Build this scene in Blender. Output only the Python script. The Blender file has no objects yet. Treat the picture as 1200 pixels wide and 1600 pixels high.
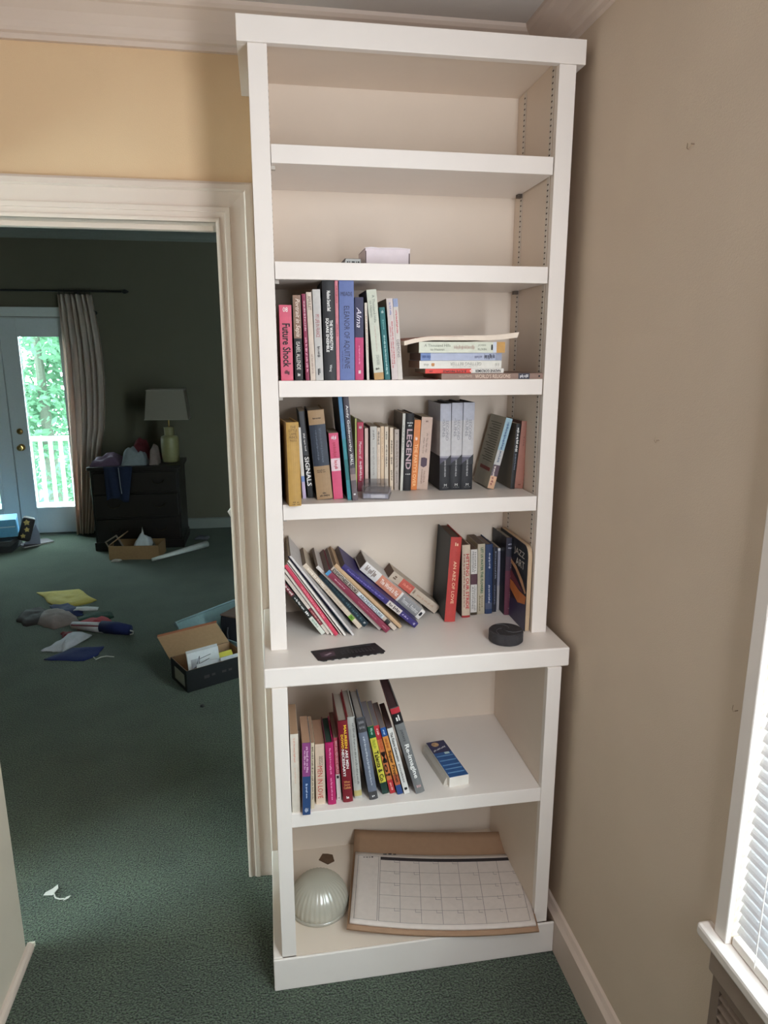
import bpy, bmesh, math, random
from mathutils import Matrix, Vector, noise

# ---------------------------------------------------------------- camera, world, lights, exposure
scene = bpy.context.scene
COL = scene.collection
cam_data = bpy.data.cameras.new('camera')
cam_data.sensor_fit = 'VERTICAL'
cam_data.sensor_height = 36.0
cam_data.lens = 1087.5 / 1600.0 * 36.0
cam_data.clip_start = 0.02
cam = bpy.data.objects.new('camera', cam_data)
COL.objects.link(cam)
YAW, PITCH, ROLL = 0.1650, -0.2245, -0.0006
_f = Vector((math.sin(YAW) * math.cos(PITCH), math.cos(YAW) * math.cos(PITCH), math.sin(PITCH)))
_r = Vector((math.cos(YAW), -math.sin(YAW), 0))
_u = _r.cross(_f)
_r2 = _r * math.cos(ROLL) + _u * math.sin(ROLL)
_u2 = -_r * math.sin(ROLL) + _u * math.cos(ROLL)
M = Matrix(((_r2.x, _u2.x, -_f.x, 0.0132), (_r2.y, _u2.y, -_f.y, -1.6532), (_r2.z, _u2.z, -_f.z, 1.6435), (0, 0, 0, 1)))
cam.matrix_world = M
scene.camera = cam

world = bpy.data.worlds.new('overcast_sky')
scene.world = world
world.use_nodes = True
_bg = world.node_tree.nodes['Background']
_bg.inputs[0].default_value = (0.73, 0.96, 1.0, 1)
_bg.inputs[1].default_value = 32.0

def area_light(name, loc, rot, sx, sy, power, col, portal=False):
    l = bpy.data.lights.new(name, 'AREA')
    l.shape = 'RECTANGLE'
    l.size, l.size_y, l.energy, l.color = sx, sy, power, col
    if portal:
        l.cycles.is_portal = True
    o = bpy.data.objects.new(name, l)
    o.location, o.rotation_euler = loc, rot
    COL.objects.link(o)
    return o
PI = math.pi
# sky light enters through the right-wall window and the glazed doors; portals guide the sky light through these openings
area_light('portal_french_door', (-2.26, 5.20, 1.05), (-PI / 2, 0, 0), 1.25, 1.75, 1.0, (1, 1, 1), True)
area_light('portal_window', (0.93, -1.06, 1.35), (0, PI / 2, 0), 1.40, 0.60, 1.0, (1, 1, 1), True)
# added area lights out of view: side one casts the bookcase shadow, rear one fills
_sl = area_light('added_light_side', (0.658, -1.590, 1.58), (0, 0, 0), 0.32, 1.32, 38.0, (0.925, 0.955, 1.0))
_sl.rotation_euler = Vector((-0.8, 0.6, 0)).to_track_quat('-Z', 'Y').to_euler()
area_light('added_light_rear', (-1.30, -2.425, 1.40), (PI / 2, 0, 0), 1.00, 1.38, 6.5, (1.0, 0.96, 0.94))

vs = scene.view_settings
vs.view_transform = 'Standard'
vs.look = 'None'
vs.gamma = 1.0
vs.exposure = -0.50
vs.use_curve_mapping = False
try:
    scene.cycles.use_denoising = True
    scene.cycles.sample_clamp_indirect = 8.0
    scene.cycles.max_bounces = 10
    scene.cycles.diffuse_bounces = 6
    scene.cycles.caustics_reflective = False
    scene.cycles.caustics_refractive = False
except Exception:
    pass

# ---------------------------------------------------------------- materials
def lin(c):
    return tuple(((v / 255.0) / 12.92 if v <= 10.3 else ((v / 255.0 + 0.055) / 1.055) ** 2.4) for v in c)

_mats = {}
def mat(rgb, rough=0.6, var=0.05, scale=60.0, bump=0.0, bscale=200.0, metal=0.0, spec=0.4, key=''):
    k = (tuple(rgb), rough, var, scale, bump, bscale, metal, spec, key)
    if k in _mats:
        return _mats[k]
    m = bpy.data.materials.new('paint_%d_%d_%d' % tuple(int(v) for v in rgb))
    m.use_nodes = True
    nt = m.node_tree
    p = nt.nodes['Principled BSDF']
    p.inputs['Roughness'].default_value = rough
    p.inputs['Metallic'].default_value = metal
    p.inputs['Specular IOR Level'].default_value = spec
    c = lin(rgb)
    tc = nt.nodes.new('ShaderNodeTexCoord')
    if var > 0:
        n = nt.nodes.new('ShaderNodeTexNoise')
        n.inputs['Scale'].default_value = scale
        n.inputs['Detail'].default_value = 4
        r = nt.nodes.new('ShaderNodeValToRGB')
        r.color_ramp.elements[0].position = 0.3
        r.color_ramp.elements[1].position = 0.7
        r.color_ramp.elements[0].color = tuple(v * (1 - var) for v in c) + (1,)
        r.color_ramp.elements[1].color = tuple(min(1, v * (1 + var)) for v in c) + (1,)
        nt.links.new(tc.outputs['Object'], n.inputs['Vector'])
        nt.links.new(n.outputs['Fac'], r.inputs[0])
        nt.links.new(r.outputs[0], p.inputs['Base Color'])
    else:
        p.inputs['Base Color'].default_value = c + (1,)
    if bump > 0:
        n2 = nt.nodes.new('ShaderNodeTexNoise')
        n2.inputs['Scale'].default_value = bscale
        n2.inputs['Detail'].default_value = 3
        b = nt.nodes.new('ShaderNodeBump')
        b.inputs['Strength'].default_value = bump
        b.inputs['Distance'].default_value = 0.01
        nt.links.new(tc.outputs['Object'], n2.inputs['Vector'])
        nt.links.new(n2.outputs['Fac'], b.inputs['Height'])
        nt.links.new(b.outputs[0], p.inputs['Normal'])
    _mats[k] = m
    return m

def page_mat(rgb):
    k = ('page', tuple(rgb))
    if k in _mats:
        return _mats[k]
    m = mat(rgb, 0.9, 0.0, key='page')
    nt = m.node_tree
    p = nt.nodes['Principled BSDF']
    tc = nt.nodes.new('ShaderNodeTexCoord')
    w = nt.nodes.new('ShaderNodeTexWave')
    w.bands_direction = 'X'
    w.inputs['Scale'].default_value = 420.0
    w.inputs['Distortion'].default_value = 1.5
    r = nt.nodes.new('ShaderNodeValToRGB')
    c = lin(rgb)
    r.color_ramp.elements[0].color = tuple(v * 0.78 for v in c) + (1,)
    r.color_ramp.elements[1].color = tuple(min(1, v * 1.08) for v in c) + (1,)
    nt.links.new(tc.outputs['Object'], w.inputs['Vector'])
    nt.links.new(w.outputs['Fac'], r.inputs[0])
    nt.links.new(r.outputs[0], p.inputs['Base Color'])
    _mats[k] = m
    return m

def carpet_mat():
    m = bpy.data.materials.new('green_carpet')
    m.use_nodes = True
    nt = m.node_tree
    p = nt.nodes['Principled BSDF']
    p.inputs['Roughness'].default_value = 1.0
    p.inputs['Specular IOR Level'].default_value = 0.1
    p.inputs['Sheen Weight'].default_value = 0.25
    tc = nt.nodes.new('ShaderNodeTexCoord')
    a = nt.nodes.new('ShaderNodeTexNoise'); a.inputs['Scale'].default_value = 190; a.inputs['Detail'].default_value = 5
    b = nt.nodes.new('ShaderNodeTexNoise'); b.inputs['Scale'].default_value = 5; b.inputs['Detail'].default_value = 4
    ra = nt.nodes.new('ShaderNodeValToRGB')
    ra.color_ramp.elements[0].position = 0.36; ra.color_ramp.elements[1].position = 0.66
    ra.color_ramp.elements[0].color = lin((12, 17, 14)) + (1,)
    ra.color_ramp.elements[1].color = lin((98, 117, 96)) + (1,)
    rb = nt.nodes.new('ShaderNodeValToRGB')
    rb.color_ramp.elements[0].position = 0.3; rb.color_ramp.elements[1].position = 0.72
    rb.color_ramp.elements[0].color = (0.72, 0.74, 0.72, 1); rb.color_ramp.elements[1].color = (1.12, 1.1, 1.05, 1)
    mx = nt.nodes.new('ShaderNodeMixRGB'); mx.blend_type = 'MULTIPLY'; mx.inputs[0].default_value = 1.0
    bu = nt.nodes.new('ShaderNodeBump'); bu.inputs['Strength'].default_value = 0.9; bu.inputs['Distance'].default_value = 0.012
    for n in (a, b):
        nt.links.new(tc.outputs['Object'], n.inputs['Vector'])
    nt.links.new(a.outputs['Fac'], ra.inputs[0]); nt.links.new(b.outputs['Fac'], rb.inputs[0])
    nt.links.new(ra.outputs[0], mx.inputs[1]); nt.links.new(rb.outputs[0], mx.inputs[2])
    nt.links.new(mx.outputs[0], p.inputs['Base Color'])
    nt.links.new(a.outputs['Fac'], bu.inputs['Height']); nt.links.new(bu.outputs[0], p.inputs['Normal'])
    return m

def glass_mat(name, tint=(1, 1, 1), gloss=0.08, rough=0.02, body=0.0, bodycol=(1, 1, 1)):
    m = bpy.data.materials.new(name)
    m.use_nodes = True
    nt = m.node_tree
    nt.nodes.clear()
    o = nt.nodes.new('ShaderNodeOutputMaterial')
    t = nt.nodes.new('ShaderNodeBsdfTransparent'); t.inputs[0].default_value = tuple(tint) + (1,)
    g = nt.nodes.new('ShaderNodeBsdfGlossy'); g.inputs['Roughness'].default_value = rough
    d = nt.nodes.new('ShaderNodeBsdfDiffuse'); d.inputs[0].default_value = tuple(bodycol) + (1,)
    m1 = nt.nodes.new('ShaderNodeMixShader'); m1.inputs[0].default_value = body
    m2 = nt.nodes.new('ShaderNodeMixShader'); m2.inputs[0].default_value = gloss
    nt.links.new(t.outputs[0], m1.inputs[1]); nt.links.new(d.outputs[0], m1.inputs[2])
    nt.links.new(m1.outputs[0], m2.inputs[1]); nt.links.new(g.outputs[0], m2.inputs[2])
    nt.links.new(m2.outputs[0], o.inputs[0])
    return m

def translucent_mat(name, rgb, trans=0.5):
    m = bpy.data.materials.new(name)
    m.use_nodes = True
    nt = m.node_tree
    nt.nodes.clear()
    o = nt.nodes.new('ShaderNodeOutputMaterial')
    d = nt.nodes.new('ShaderNodeBsdfDiffuse'); d.inputs[0].default_value = lin(rgb) + (1,)
    t = nt.nodes.new('ShaderNodeBsdfTranslucent'); t.inputs[0].default_value = lin(rgb) + (1,)
    tc = nt.nodes.new('ShaderNodeTexCoord'); n = nt.nodes.new('ShaderNodeTexNoise'); n.inputs['Scale'].default_value = 300
    b = nt.nodes.new('ShaderNodeBump'); b.inputs['Strength'].default_value = 0.15; b.inputs['Distance'].default_value = 0.002
    nt.links.new(tc.outputs['Object'], n.inputs['Vector']); nt.links.new(n.outputs['Fac'], b.inputs['Height']); nt.links.new(b.outputs[0], d.inputs['Normal'])
    x = nt.nodes.new('ShaderNodeMixShader'); x.inputs[0].default_value = trans
    nt.links.new(d.outputs[0], x.inputs[1]); nt.links.new(t.outputs[0], x.inputs[2])
    nt.links.new(x.outputs[0], o.inputs[0])
    return m

M_WHITE = mat((234, 227, 221), 0.38, 0.015, 8, 0.03, 500, key='white gloss paint')
M_CREAM = mat((224, 210, 195), 0.42, 0.02, 8, 0.03, 500, key='cream cabinet paint')
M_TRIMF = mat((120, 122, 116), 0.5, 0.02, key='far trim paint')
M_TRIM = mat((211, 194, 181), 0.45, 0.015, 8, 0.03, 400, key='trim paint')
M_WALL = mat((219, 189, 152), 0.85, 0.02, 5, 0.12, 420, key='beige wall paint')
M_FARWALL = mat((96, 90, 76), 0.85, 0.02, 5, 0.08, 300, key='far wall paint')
M_HIDE = mat((176, 168, 158), 0.85, 0.02, 5, 0.1, 300, key='taupe wall paint')
M_CEIL = mat((206, 200, 194), 0.9, 0.02, 5, 0.10, 300, key='ceiling paint')
M_CARPET = carpet_mat()
M_GLASS = glass_mat('window_glass')
M_BACKING = mat((236, 234, 230), 0.8, 0.02, key='light backing')  # opaque panels set behind the added side and rear lights
M_DARK = mat((24, 22, 22), 0.5, 0.05)

# ---------------------------------------------------------------- mesh helpers
class MB:
    def __init__(s):
        s.v, s.f = [], []
    def box(s, x0, x1, y0, y1, z0, z1):
        b = len(s.v)
        s.v += [(x0, y0, z0), (x1, y0, z0), (x1, y1, z0), (x0, y1, z0), (x0, y0, z1), (x1, y0, z1), (x1, y1, z1), (x0, y1, z1)]
        s.f += [tuple(b + i for i in q) for q in ((0, 3, 2, 1), (4, 5, 6, 7), (0, 1, 5, 4), (1, 2, 6, 5), (2, 3, 7, 6), (3, 0, 4, 7))]
        return s
    def quad(s, a, b, c, d):
        n = len(s.v); s.v += [a, b, c, d]; s.f.append((n, n + 1, n + 2, n + 3)); return s
    def prism(s, poly, y0, y1, axis='Y'):
        n = len(poly); b = len(s.v)
        def P(p, t):
            return {'Y': (p[0], t, p[1]), 'X': (t, p[0], p[1]), 'Z': (p[0], p[1], t)}[axis]
        s.v += [P(p, y0) for p in poly] + [P(p, y1) for p in poly]
        s.f.append(tuple(b + i for i in range(n))); s.f.append(tuple(b + n + i for i in reversed(range(n))))
        for i in range(n):
            j = (i + 1) % n
            s.f.append((b + i, b + n + i, b + n + j, b + j))
        return s
    def tube(s, pts, rad, n=10, cap=True):
        pts = [Vector(p) for p in pts]
        rads = rad if isinstance(rad, (list, tuple)) else [rad] * len(pts)
        b = len(s.v); up = Vector((0, 0, 1))
        for i, p in enumerate(pts):
            t = (pts[min(i + 1, len(pts) - 1)] - pts[max(i - 1, 0)]).normalized()
            a = t.cross(up if abs(t.z) < 0.95 else Vector((1, 0, 0))).normalized(); c = t.cross(a)
            for k in range(n):
                q = 2 * PI * k / n
                s.v.append(tuple(p + (a * math.cos(q) + c * math.sin(q)) * rads[i]))
        for i in range(len(pts) - 1):
            for k in range(n):
                k2 = (k + 1) % n
                s.f.append((b + i * n + k, b + i * n + k2, b + (i + 1) * n + k2, b + (i + 1) * n + k))
        if cap:
            s.f.append(tuple(b + k for k in reversed(range(n))))
            s.f.append(tuple(b + (len(pts) - 1) * n + k for k in range(n)))
        return s
    def lathe(s, prof, cx=0, cy=0, z=0, n=32, ribs=0, amp=0.0):
        b = len(s.v)
        for r, h in prof:
            for k in range(n):
                q = 2 * PI * k / n
                rr = r * (1 + amp * math.cos(ribs * q)) if ribs else r
                s.v.append((cx + rr * math.cos(q), cy + rr * math.sin(q), z + h))
        for i in range(len(prof) - 1):
            for k in range(n):
                k2 = (k + 1) % n
                s.f.append((b + i * n + k, b + i * n + k2, b + (i + 1) * n + k2, b + (i + 1) * n + k))
        if prof[0][0] > 1e-6:
            s.f.append(tuple(b + k for k in reversed(range(n))))
        if prof[-1][0] > 1e-6:
            s.f.append(tuple(b + (len(prof) - 1) * n + k for k in range(n)))
        return s
    def build(s, name, m, parent=None, bevel=0.0, smooth=False, segs=2, fix=False):
        me = bpy.data.meshes.new(name)
        me.from_pydata(s.v, [], s.f)
        me.update()
        if fix:
            bm = bmesh.new(); bm.from_mesh(me); bmesh.ops.remove_doubles(bm, verts=bm.verts, dist=1e-6)
            bmesh.ops.recalc_face_normals(bm, faces=bm.faces); bm.to_mesh(me); bm.free()
        me.materials.append(m)
        if smooth:
            me.polygons.foreach_set('use_smooth', [True] * len(me.polygons))
        o = bpy.data.objects.new(name, me)
        COL.objects.link(o)
        if parent:
            o.parent = parent
        if bevel:
            b = o.modifiers.new('bevel', 'BEVEL'); b.width = bevel; b.segments = segs; b.limit_method = 'ANGLE'; b.angle_limit = 0.7
        return o

def empty(name, loc=(0, 0, 0), rot=(0, 0, 0)):
    o = bpy.data.objects.new(name, None)
    o.empty_display_size = 0.05
    o.location, o.rotation_euler = loc, rot
    COL.objects.link(o)
    return o
def tag(o, label=None, cat=None, group=None, kind=None):
    if label: o['label'] = label
    if cat: o['category'] = cat
    if group: o['group'] = group
    if kind: o['kind'] = kind
    return o
def struct(o, label):
    return tag(o, label=label, kind='structure')
def copy_part(o, parent, loc=None):
    c = o.copy(); COL.objects.link(c); c.parent = parent
    if loc is not None: c.location = loc
    return c

# ---------------------------------------------------------------- lettering
_txt = {}
def text_geo(s, style):
    k = (s, style)
    if k in _txt:
        return _txt[k]
    cu = bpy.data.curves.new('lettering', 'FONT')
    cu.body = s; cu.resolution_u = 2; cu.fill_mode = 'FRONT'
    if 'b' in style: cu.offset = 0.022
    if 'i' in style: cu.shear = 0.35
    ob = bpy.data.objects.new('lettering', cu)
    COL.objects.link(ob)
    dg = bpy.context.evaluated_depsgraph_get()
    me = ob.evaluated_get(dg).to_mesh()
    v = [(p.co.x, p.co.y) for p in me.vertices]
    f = [tuple(p.vertices) for p in me.polygons]
    ob.evaluated_get(dg).to_mesh_clear()
    bpy.data.objects.remove(ob); bpy.data.curves.remove(cu)
    xs = [p[0] for p in v]; ys = [p[1] for p in v]
    x0, x1, y0, y1 = min(xs), max(xs), min(ys), max(ys)
    v = [((x - x0) / (x1 - x0), (y - y0) / (y1 - y0)) for x, y in v]
    _txt[k] = (v, f)
    return _txt[k]
def greek_geo(n, seed):
    """unreadable small print: short strokes grouped into words"""
    rnd = random.Random(seed)
    v, f = [], []
    x = 0.0
    for w in range(n):
        for c in range(rnd.randint(2, 5)):
            wd = rnd.uniform(0.4, 0.8); y0 = rnd.choice((0, 0, 0, -0.25)); y1 = rnd.choice((0.65, 0.7, 1.0))
            b = len(v)
            v += [(x, y0), (x + wd * 0.55, y0), (x + wd * 0.55, y1), (x, y1)]
            f.append((b, b + 1, b + 2, b + 3))
            x += wd * 0.55 + 0.18
        x += 0.35
    xs = [p[0] for p in v]; X = max(xs)
    v = [(p[0] / X, (p[1] + 0.25) / 1.25) for p in v]
    return v, f

# ---------------------------------------------------------------- book builder (spine towards -Y, base at z = 0, x from 0 to t)
def make_book(key, kind, t, d, h, col, side, pg, bands, texts):
    root = empty('paperback_book' if kind == 'P' else 'hardcover_book')
    hard = kind == 'H'
    th = min(0.0026 if hard else 0.0006, t * 0.2)
    over = 0.003 if hard else 0.0
    bul = min(0.0022 if hard else 0.0005, t * 0.12)
    m = mat(col, 0.5 if not hard else 0.55, 0.05, 90, 0.03, 900)
    ms = mat(side, 0.5, 0.06, 60, 0.03, 900) if side else m
    N = 6
    prof = [(t * i / N, -bul * (1 - (2 * i / N - 1) ** 2)) for i in range(N + 1)]
    # spine + right board
    c = MB()
    y_in = th
    poly = prof + [(t, d), (t - th, d), (t - th, y_in), (0, y_in)]
    c.prism(poly, 0, h, 'Z')
    cov = c.build('cover', m, root, fix=True)
    b = MB().box(0, th, 0.0002 if not side else 0.0012, d, 0, h)
    b.build('front_board' if hard else 'front_cover', ms, root)
    p = MB().box(th * 1.02, t - th * 1.02, y_in + 0.0002, d - over, over, h - over)
    p.build('page_block', page_mat(pg), root)
    def strip(u0, u1, c3, wrap, e):
        z1, z0 = h * (1 - u0), h * (1 - u1)
        s = MB()
        pr = [(x, y - e) for x, y in prof]
        for i in range(N):
            s.quad((pr[i][0], pr[i][1], z0), (pr[i + 1][0], pr[i + 1][1], z0), (pr[i + 1][0], pr[i + 1][1], z1), (pr[i][0], pr[i][1], z1))
        if wrap:
            s.quad((-e, d - 0.001, z0), (-e, 0, z0), (-e, 0, z1), (-e, d - 0.001, z1))
        s.build('spine_band', mat(c3, 0.5, 0.06, 90), root)
    for bi, bd in enumerate(bands):
        strip(bd[0], bd[1], bd[2], len(bd) > 3, 0.00025 + 0.0001 * bi)
    groups = {}
    yb = -bul - 0.00075 - 0.0001 * len(bands)
    for ti, (s, u0, u1, v0, v1, c3, st) in enumerate(texts):
        if s == '#':
            e = MB(); x0, x1, z0, z1 = t * v0, t * v1, h * (1 - u1), h * (1 - u0); cx = (x0 + x1) / 2
            e.v = [(x0, yb, z0 + (z1 - z0) * 0.15), (cx, yb, z0), (x1, yb, z0 + (z1 - z0) * 0.2), (x1, yb, z1 - (z1 - z0) * 0.1), (cx, yb, z1), (x0, yb, z1 - (z1 - z0) * 0.05)]
            e.f = [tuple(range(6))]; e.build('spine_emblem', mat(c3, 0.5, 0.0), root)
            continue
        if s[0] == '~':
            v, f = greek_geo(int(s[1:]), key + str(ti))
        else:
            v, f = text_geo(s, st.replace('h', ''))
        g = groups.setdefault(c3, MB())
        b0 = len(g.v)
        for x, y in v:
            if 'h' in st:
                g.v.append((t * (v0 + (v1 - v0) * x), yb, h * (1 - u1 + (u1 - u0) * y)))
            else:
                g.v.append((t * (v0 + (v1 - v0) * y), yb, h * (1 - u0 - (u1 - u0) * x)))
        g.f += [tuple(b0 + i for i in q) for q in f]
    if key in ('b21', 'b22', 'b23'):
        pk_ = MB(); e = yb + 0.0003
        pk_.v = [(t * a, e, h * (1 - u)) for a, u in ((0.0, 0.69), (0.3, 0.66), (0.55, 0.645), (1.0, 0.585), (1.0, 0.705), (0.0, 0.705))]
        pk_.f = [tuple(range(6))]
        pk_.build('spine_print', mat((34, 36, 42), 0.5, 0.05), root)
    if key == 'b24':
        ln = MB()
        for i in range(17):
            z = h * (0.90 - i * 0.034)
            ln.box(-0.0004, -0.0001, d * 0.18, d * (0.86 - 0.1 * (i % 3)), z - 0.0011, z + 0.0011)
        o_ = ln.build('back_cover_print', mat((96, 96, 78), 0.6, 0.0), root); o_['kind'] = 'stuff'
        MB().box(-0.0005, -0.0001, d * 0.15, d * 0.8, h * 0.22, h * 0.27).build('red_band', mat((140, 62, 58), 0.6, 0.05), root)
    for c3, g in groups.items():
        lo = g.build('spine_lettering', mat(c3, 0.5, 0.0), root)
        if len(g.f) < 40:
            lo['kind'] = 'stuff'
    return root

# ================================================================ THE SETTING
CEIL = 2.455
struct(MB().box(-4.0, 1.4, -2.6, 5.15, -0.05, 0).build('floor', M_CARPET), 'dark green cut pile carpet running through both rooms')
struct(MB().box(-3.2, 0.9, -2.6, 0.46, CEIL, CEIL + 0.05).build('ceiling', M_CEIL), 'off-white flat ceiling above the bookcase')
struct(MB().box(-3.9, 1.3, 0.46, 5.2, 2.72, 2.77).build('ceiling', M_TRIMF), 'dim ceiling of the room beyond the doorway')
# back wall with the doorway
wb = MB()
wb.box(-0.08, 0.9, 0.324, 0.46, 0, 2.72)
wb.box(-1.36, -0.08, 0.324, 0.46, 1.994, 2.72)
wb.box(-3.9, -1.36, 0.324, 0.46, 0, 2.72)
struct(wb.build('wall_back', M_WALL), 'beige back wall with the doorway beside the bookcase')
# right wall with two window openings
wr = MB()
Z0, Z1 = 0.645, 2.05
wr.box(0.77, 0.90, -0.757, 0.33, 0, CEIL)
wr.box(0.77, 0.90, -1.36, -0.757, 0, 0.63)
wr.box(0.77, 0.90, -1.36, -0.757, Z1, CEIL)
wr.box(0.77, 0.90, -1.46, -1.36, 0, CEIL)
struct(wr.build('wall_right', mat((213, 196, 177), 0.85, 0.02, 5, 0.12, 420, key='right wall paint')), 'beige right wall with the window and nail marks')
wl = MB()
wl.box(-0.83, -0.71, -0.95, 0.119, 0, CEIL)
wl.box(-0.83, -0.71, 0.119, 0.324, 2.07, CEIL)
struct(wl.build('wall_left', mat((206, 196, 180), 0.7, 0.02, 5, 0.08, 400, key='left wall')), 'pale wall end at the left edge of the picture')
ws = MB().box(-3.2, -0.83, -0.95, -0.85, 0, CEIL)
ws.box(-3.2, -3.1, -2.6, -0.95, 0, CEIL)
struct(ws.build('wall_side', M_HIDE), 'beige wall of the wider part of the room')
wq = MB()
wq.box(-3.2, -1.80, -2.57, -2.45, 0, CEIL); wq.box(-0.80, 0.02, -2.57, -2.45, 0, CEIL)
wq.box(-1.80, -0.80, -2.57, -2.45, 0, 0.70); wq.box(-1.80, -0.80, -2.57, -2.45, 2.10, CEIL)
struct(wq.build('wall_rear', M_HIDE), 'taupe rear wall behind the viewer')
# added unseen wall joining right and rear walls, canted for the side light (local x runs along the wall)
CANT = Matrix(((-0.6, 0.8, 0, 0.77), (-0.8, -0.6, 0, -1.45), (0, 0, 1, 0), (0, 0, 0, 1)))
wc = MB()
wc.box(0, 0.02, 0, 0.1, 0, CEIL); wc.box(0.34, 1.27, 0, 0.1, 0, CEIL); wc.box(0.02, 0.34, 0, 0.1, 0, 0.91); wc.box(0.02, 0.34, 0, 0.1, 2.25, CEIL)
wco = struct(wc.build('wall_canted_added', M_HIDE), 'added canted wall behind the viewer that holds the side light'); wco.matrix_world = CANT
# far room walls
wf = MB()
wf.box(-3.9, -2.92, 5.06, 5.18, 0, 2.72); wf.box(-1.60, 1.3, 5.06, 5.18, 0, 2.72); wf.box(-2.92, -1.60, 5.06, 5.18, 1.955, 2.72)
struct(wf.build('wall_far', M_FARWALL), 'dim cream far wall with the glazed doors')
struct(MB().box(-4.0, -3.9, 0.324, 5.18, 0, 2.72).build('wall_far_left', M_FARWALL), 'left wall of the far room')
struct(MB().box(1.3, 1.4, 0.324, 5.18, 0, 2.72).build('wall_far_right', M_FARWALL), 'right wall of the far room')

# crown moulding
CP = [(0, 2.367), (0.012, 2.367), (0.014, 2.378), (0.022, 2.381), (0.026, 2.388), (0.030, 2.400), (0.042, 2.420), (0.060, 2.437), (0.068, 2.440), (0.074, 2.447), (0.076, CEIL), (0, CEIL)]
def sweep(name, prof, path, m, closed=True, parent=None):
    """profile points (offset, height); path points give position and inward direction"""
    s = MB(); n = len(prof)
    for (x, y, nx, ny) in path:
        for (o, z) in prof:
            s.v.append((x + nx * o, y + ny * o, z))
    for i in range(len(path) - 1):
        for k in range(n):
            k2 = (k + 1) % n
            s.f.append((i * n + k, i * n + k2, (i + 1) * n + k2, (i + 1) * n + k))
    s.f.append(tuple(range(n))); s.f.append(tuple((len(path) - 1) * n + k for k in reversed(range(n))))
    return s.build(name, m, parent, fix=True)
struct(sweep('trim_1', CP, [(-0.71, -0.95, 1, 0), (-0.71, 0.324, 1, -1), (0.77, 0.324, -1, -1), (0.77, -1.45, -1, 0)], M_TRIM), 'off-white crown moulding along the ceiling of the near room')
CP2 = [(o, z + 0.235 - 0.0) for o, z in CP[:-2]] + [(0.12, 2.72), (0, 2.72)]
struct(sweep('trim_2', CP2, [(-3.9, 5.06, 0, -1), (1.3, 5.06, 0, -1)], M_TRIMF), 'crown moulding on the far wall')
# right baseboard with sloped cap
BP = [(0, 0), (0.020, 0), (0.020, 0.102), (0.012, 0.112), (0.006, 0.122), (0, 0.126)]
struct(sweep('baseboard_right', BP, [(0.77, 0.32, -1, 0), (0.77, -1.45, -1, 0)], M_TRIM), 'off-white baseboard on the right wall')
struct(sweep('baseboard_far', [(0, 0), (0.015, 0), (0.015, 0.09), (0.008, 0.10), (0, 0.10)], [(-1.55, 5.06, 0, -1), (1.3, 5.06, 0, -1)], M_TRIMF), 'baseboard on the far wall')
# shoe moulding at the foot of the left wall end
QP = [(0, 0), (0.016, 0), (0.016, 0.008), (0.013, 0.016), (0.007, 0.021), (0, 0.022)]
sh = sweep('baseboard_left', QP, [(-0.71, 0.135, 1, 0), (-0.71, -0.9, 1, 0)], M_TRIM)
struct(sh, 'thin shoe moulding along the foot of the left wall end')

# door casing with mitred corner: profile (distance from opening edge, thickness)
CAS = [(0.0, 0.0), (0.0, 0.009), (0.006, 0.011), (0.010, 0.011), (0.011, 0.008), (0.023, 0.010), (0.024, 0.013), (0.036, 0.014), (0.037, 0.010), (0.066, 0.012), (0.074, 0.013), (0.075, 0.016), (0.078, 0.021), (0.090, 0.021), (0.096, 0.017), (0.096, 0.0)]
XO, ZO, YW = -0.10, 1.974, 0.324
def casing(name, pts, label):
    s = MB(); n = len(CAS)
    for fx, fz in pts:
        for w, t in CAS:
            s.v.append((fx(w), YW - t, fz(w)))
    for k in range(n):
        k2 = (k + 1) % n
        s.f.append((k, k2, n + k2, n + k))
    s.f.append(tuple(range(n))); s.f.append(tuple(n + k for k in reversed(range(n))))
    return struct(s.build(name, M_TRIM, fix=True), label)
casing('trim_3', [(lambda w: XO + w, lambda w: 0.0), (lambda w: XO + w, lambda w: ZO + w)], 'off-white right door casing beside the bookcase')
casing('trim_4', [(lambda w: XO + w, lambda w: ZO + w), (lambda w: -1.34 - w, lambda w: ZO + w)], 'off-white head casing over the doorway')
jb = MB()
jb.box(-0.10, -0.08, 0.318, 0.47, 0, 1.974); jb.box(-1.36, -0.08, 0.318, 0.47, 1.974, 1.994); jb.box(-1.36, -1.34, 0.318, 0.47, 0, 1.974)
jb.box(-1.33, -0.112, 0.375, 0.40, 1.962, 1.974)
d1_ = struct(jb.build('door_1', M_TRIM), 'off-white doorway lining and stop')
MB().prism([(-0.0999, 1.186), (-0.0999, 1.214), (-0.1085, 1.203)], 0.325, 0.335, 'Y').build('latch_guard', M_WHITE, d1_)

# ---------------------------------------------------------------- window on the right wall
w1 = MB()
w1.box(0.760, 0.772, -0.757, -0.725, 0.645, 2.115)      # left casing board
w1.box(0.760, 0.772, -1.395, -1.36, 0.645, 2.115)
w1.box(0.760, 0.772, -1.36, -0.757, 2.05, 2.115)
win1 = struct(w1.build('window_1', M_WHITE, bevel=0.003), 'white window casing at the right edge with lowered blinds')
fr = MB()
for y0, y1, z0, z1 in ((-0.80, -0.757, 0.645, 2.05), (-1.36, -1.32, 0.645, 2.05), (-1.32, -0.80, 0.645, 0.70), (-1.32, -0.80, 2.0, 2.05), (-1.32, -0.80, 1.33, 1.37)):
    fr.box(0.85, 0.885, y0, y1, z0, z1)
fr.build('window_sash', M_WHITE, win1)
MB().box(0.866, 0.870, -1.32, -0.80, 0.70, 2.0).build('window_pane', M_GLASS, win1)
sl = MB().box(0.743, 0.85, -1.42, -0.700, 0.620, 0.645).build('window_sill', M_WHITE, win1, bevel=0.006)
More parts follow.
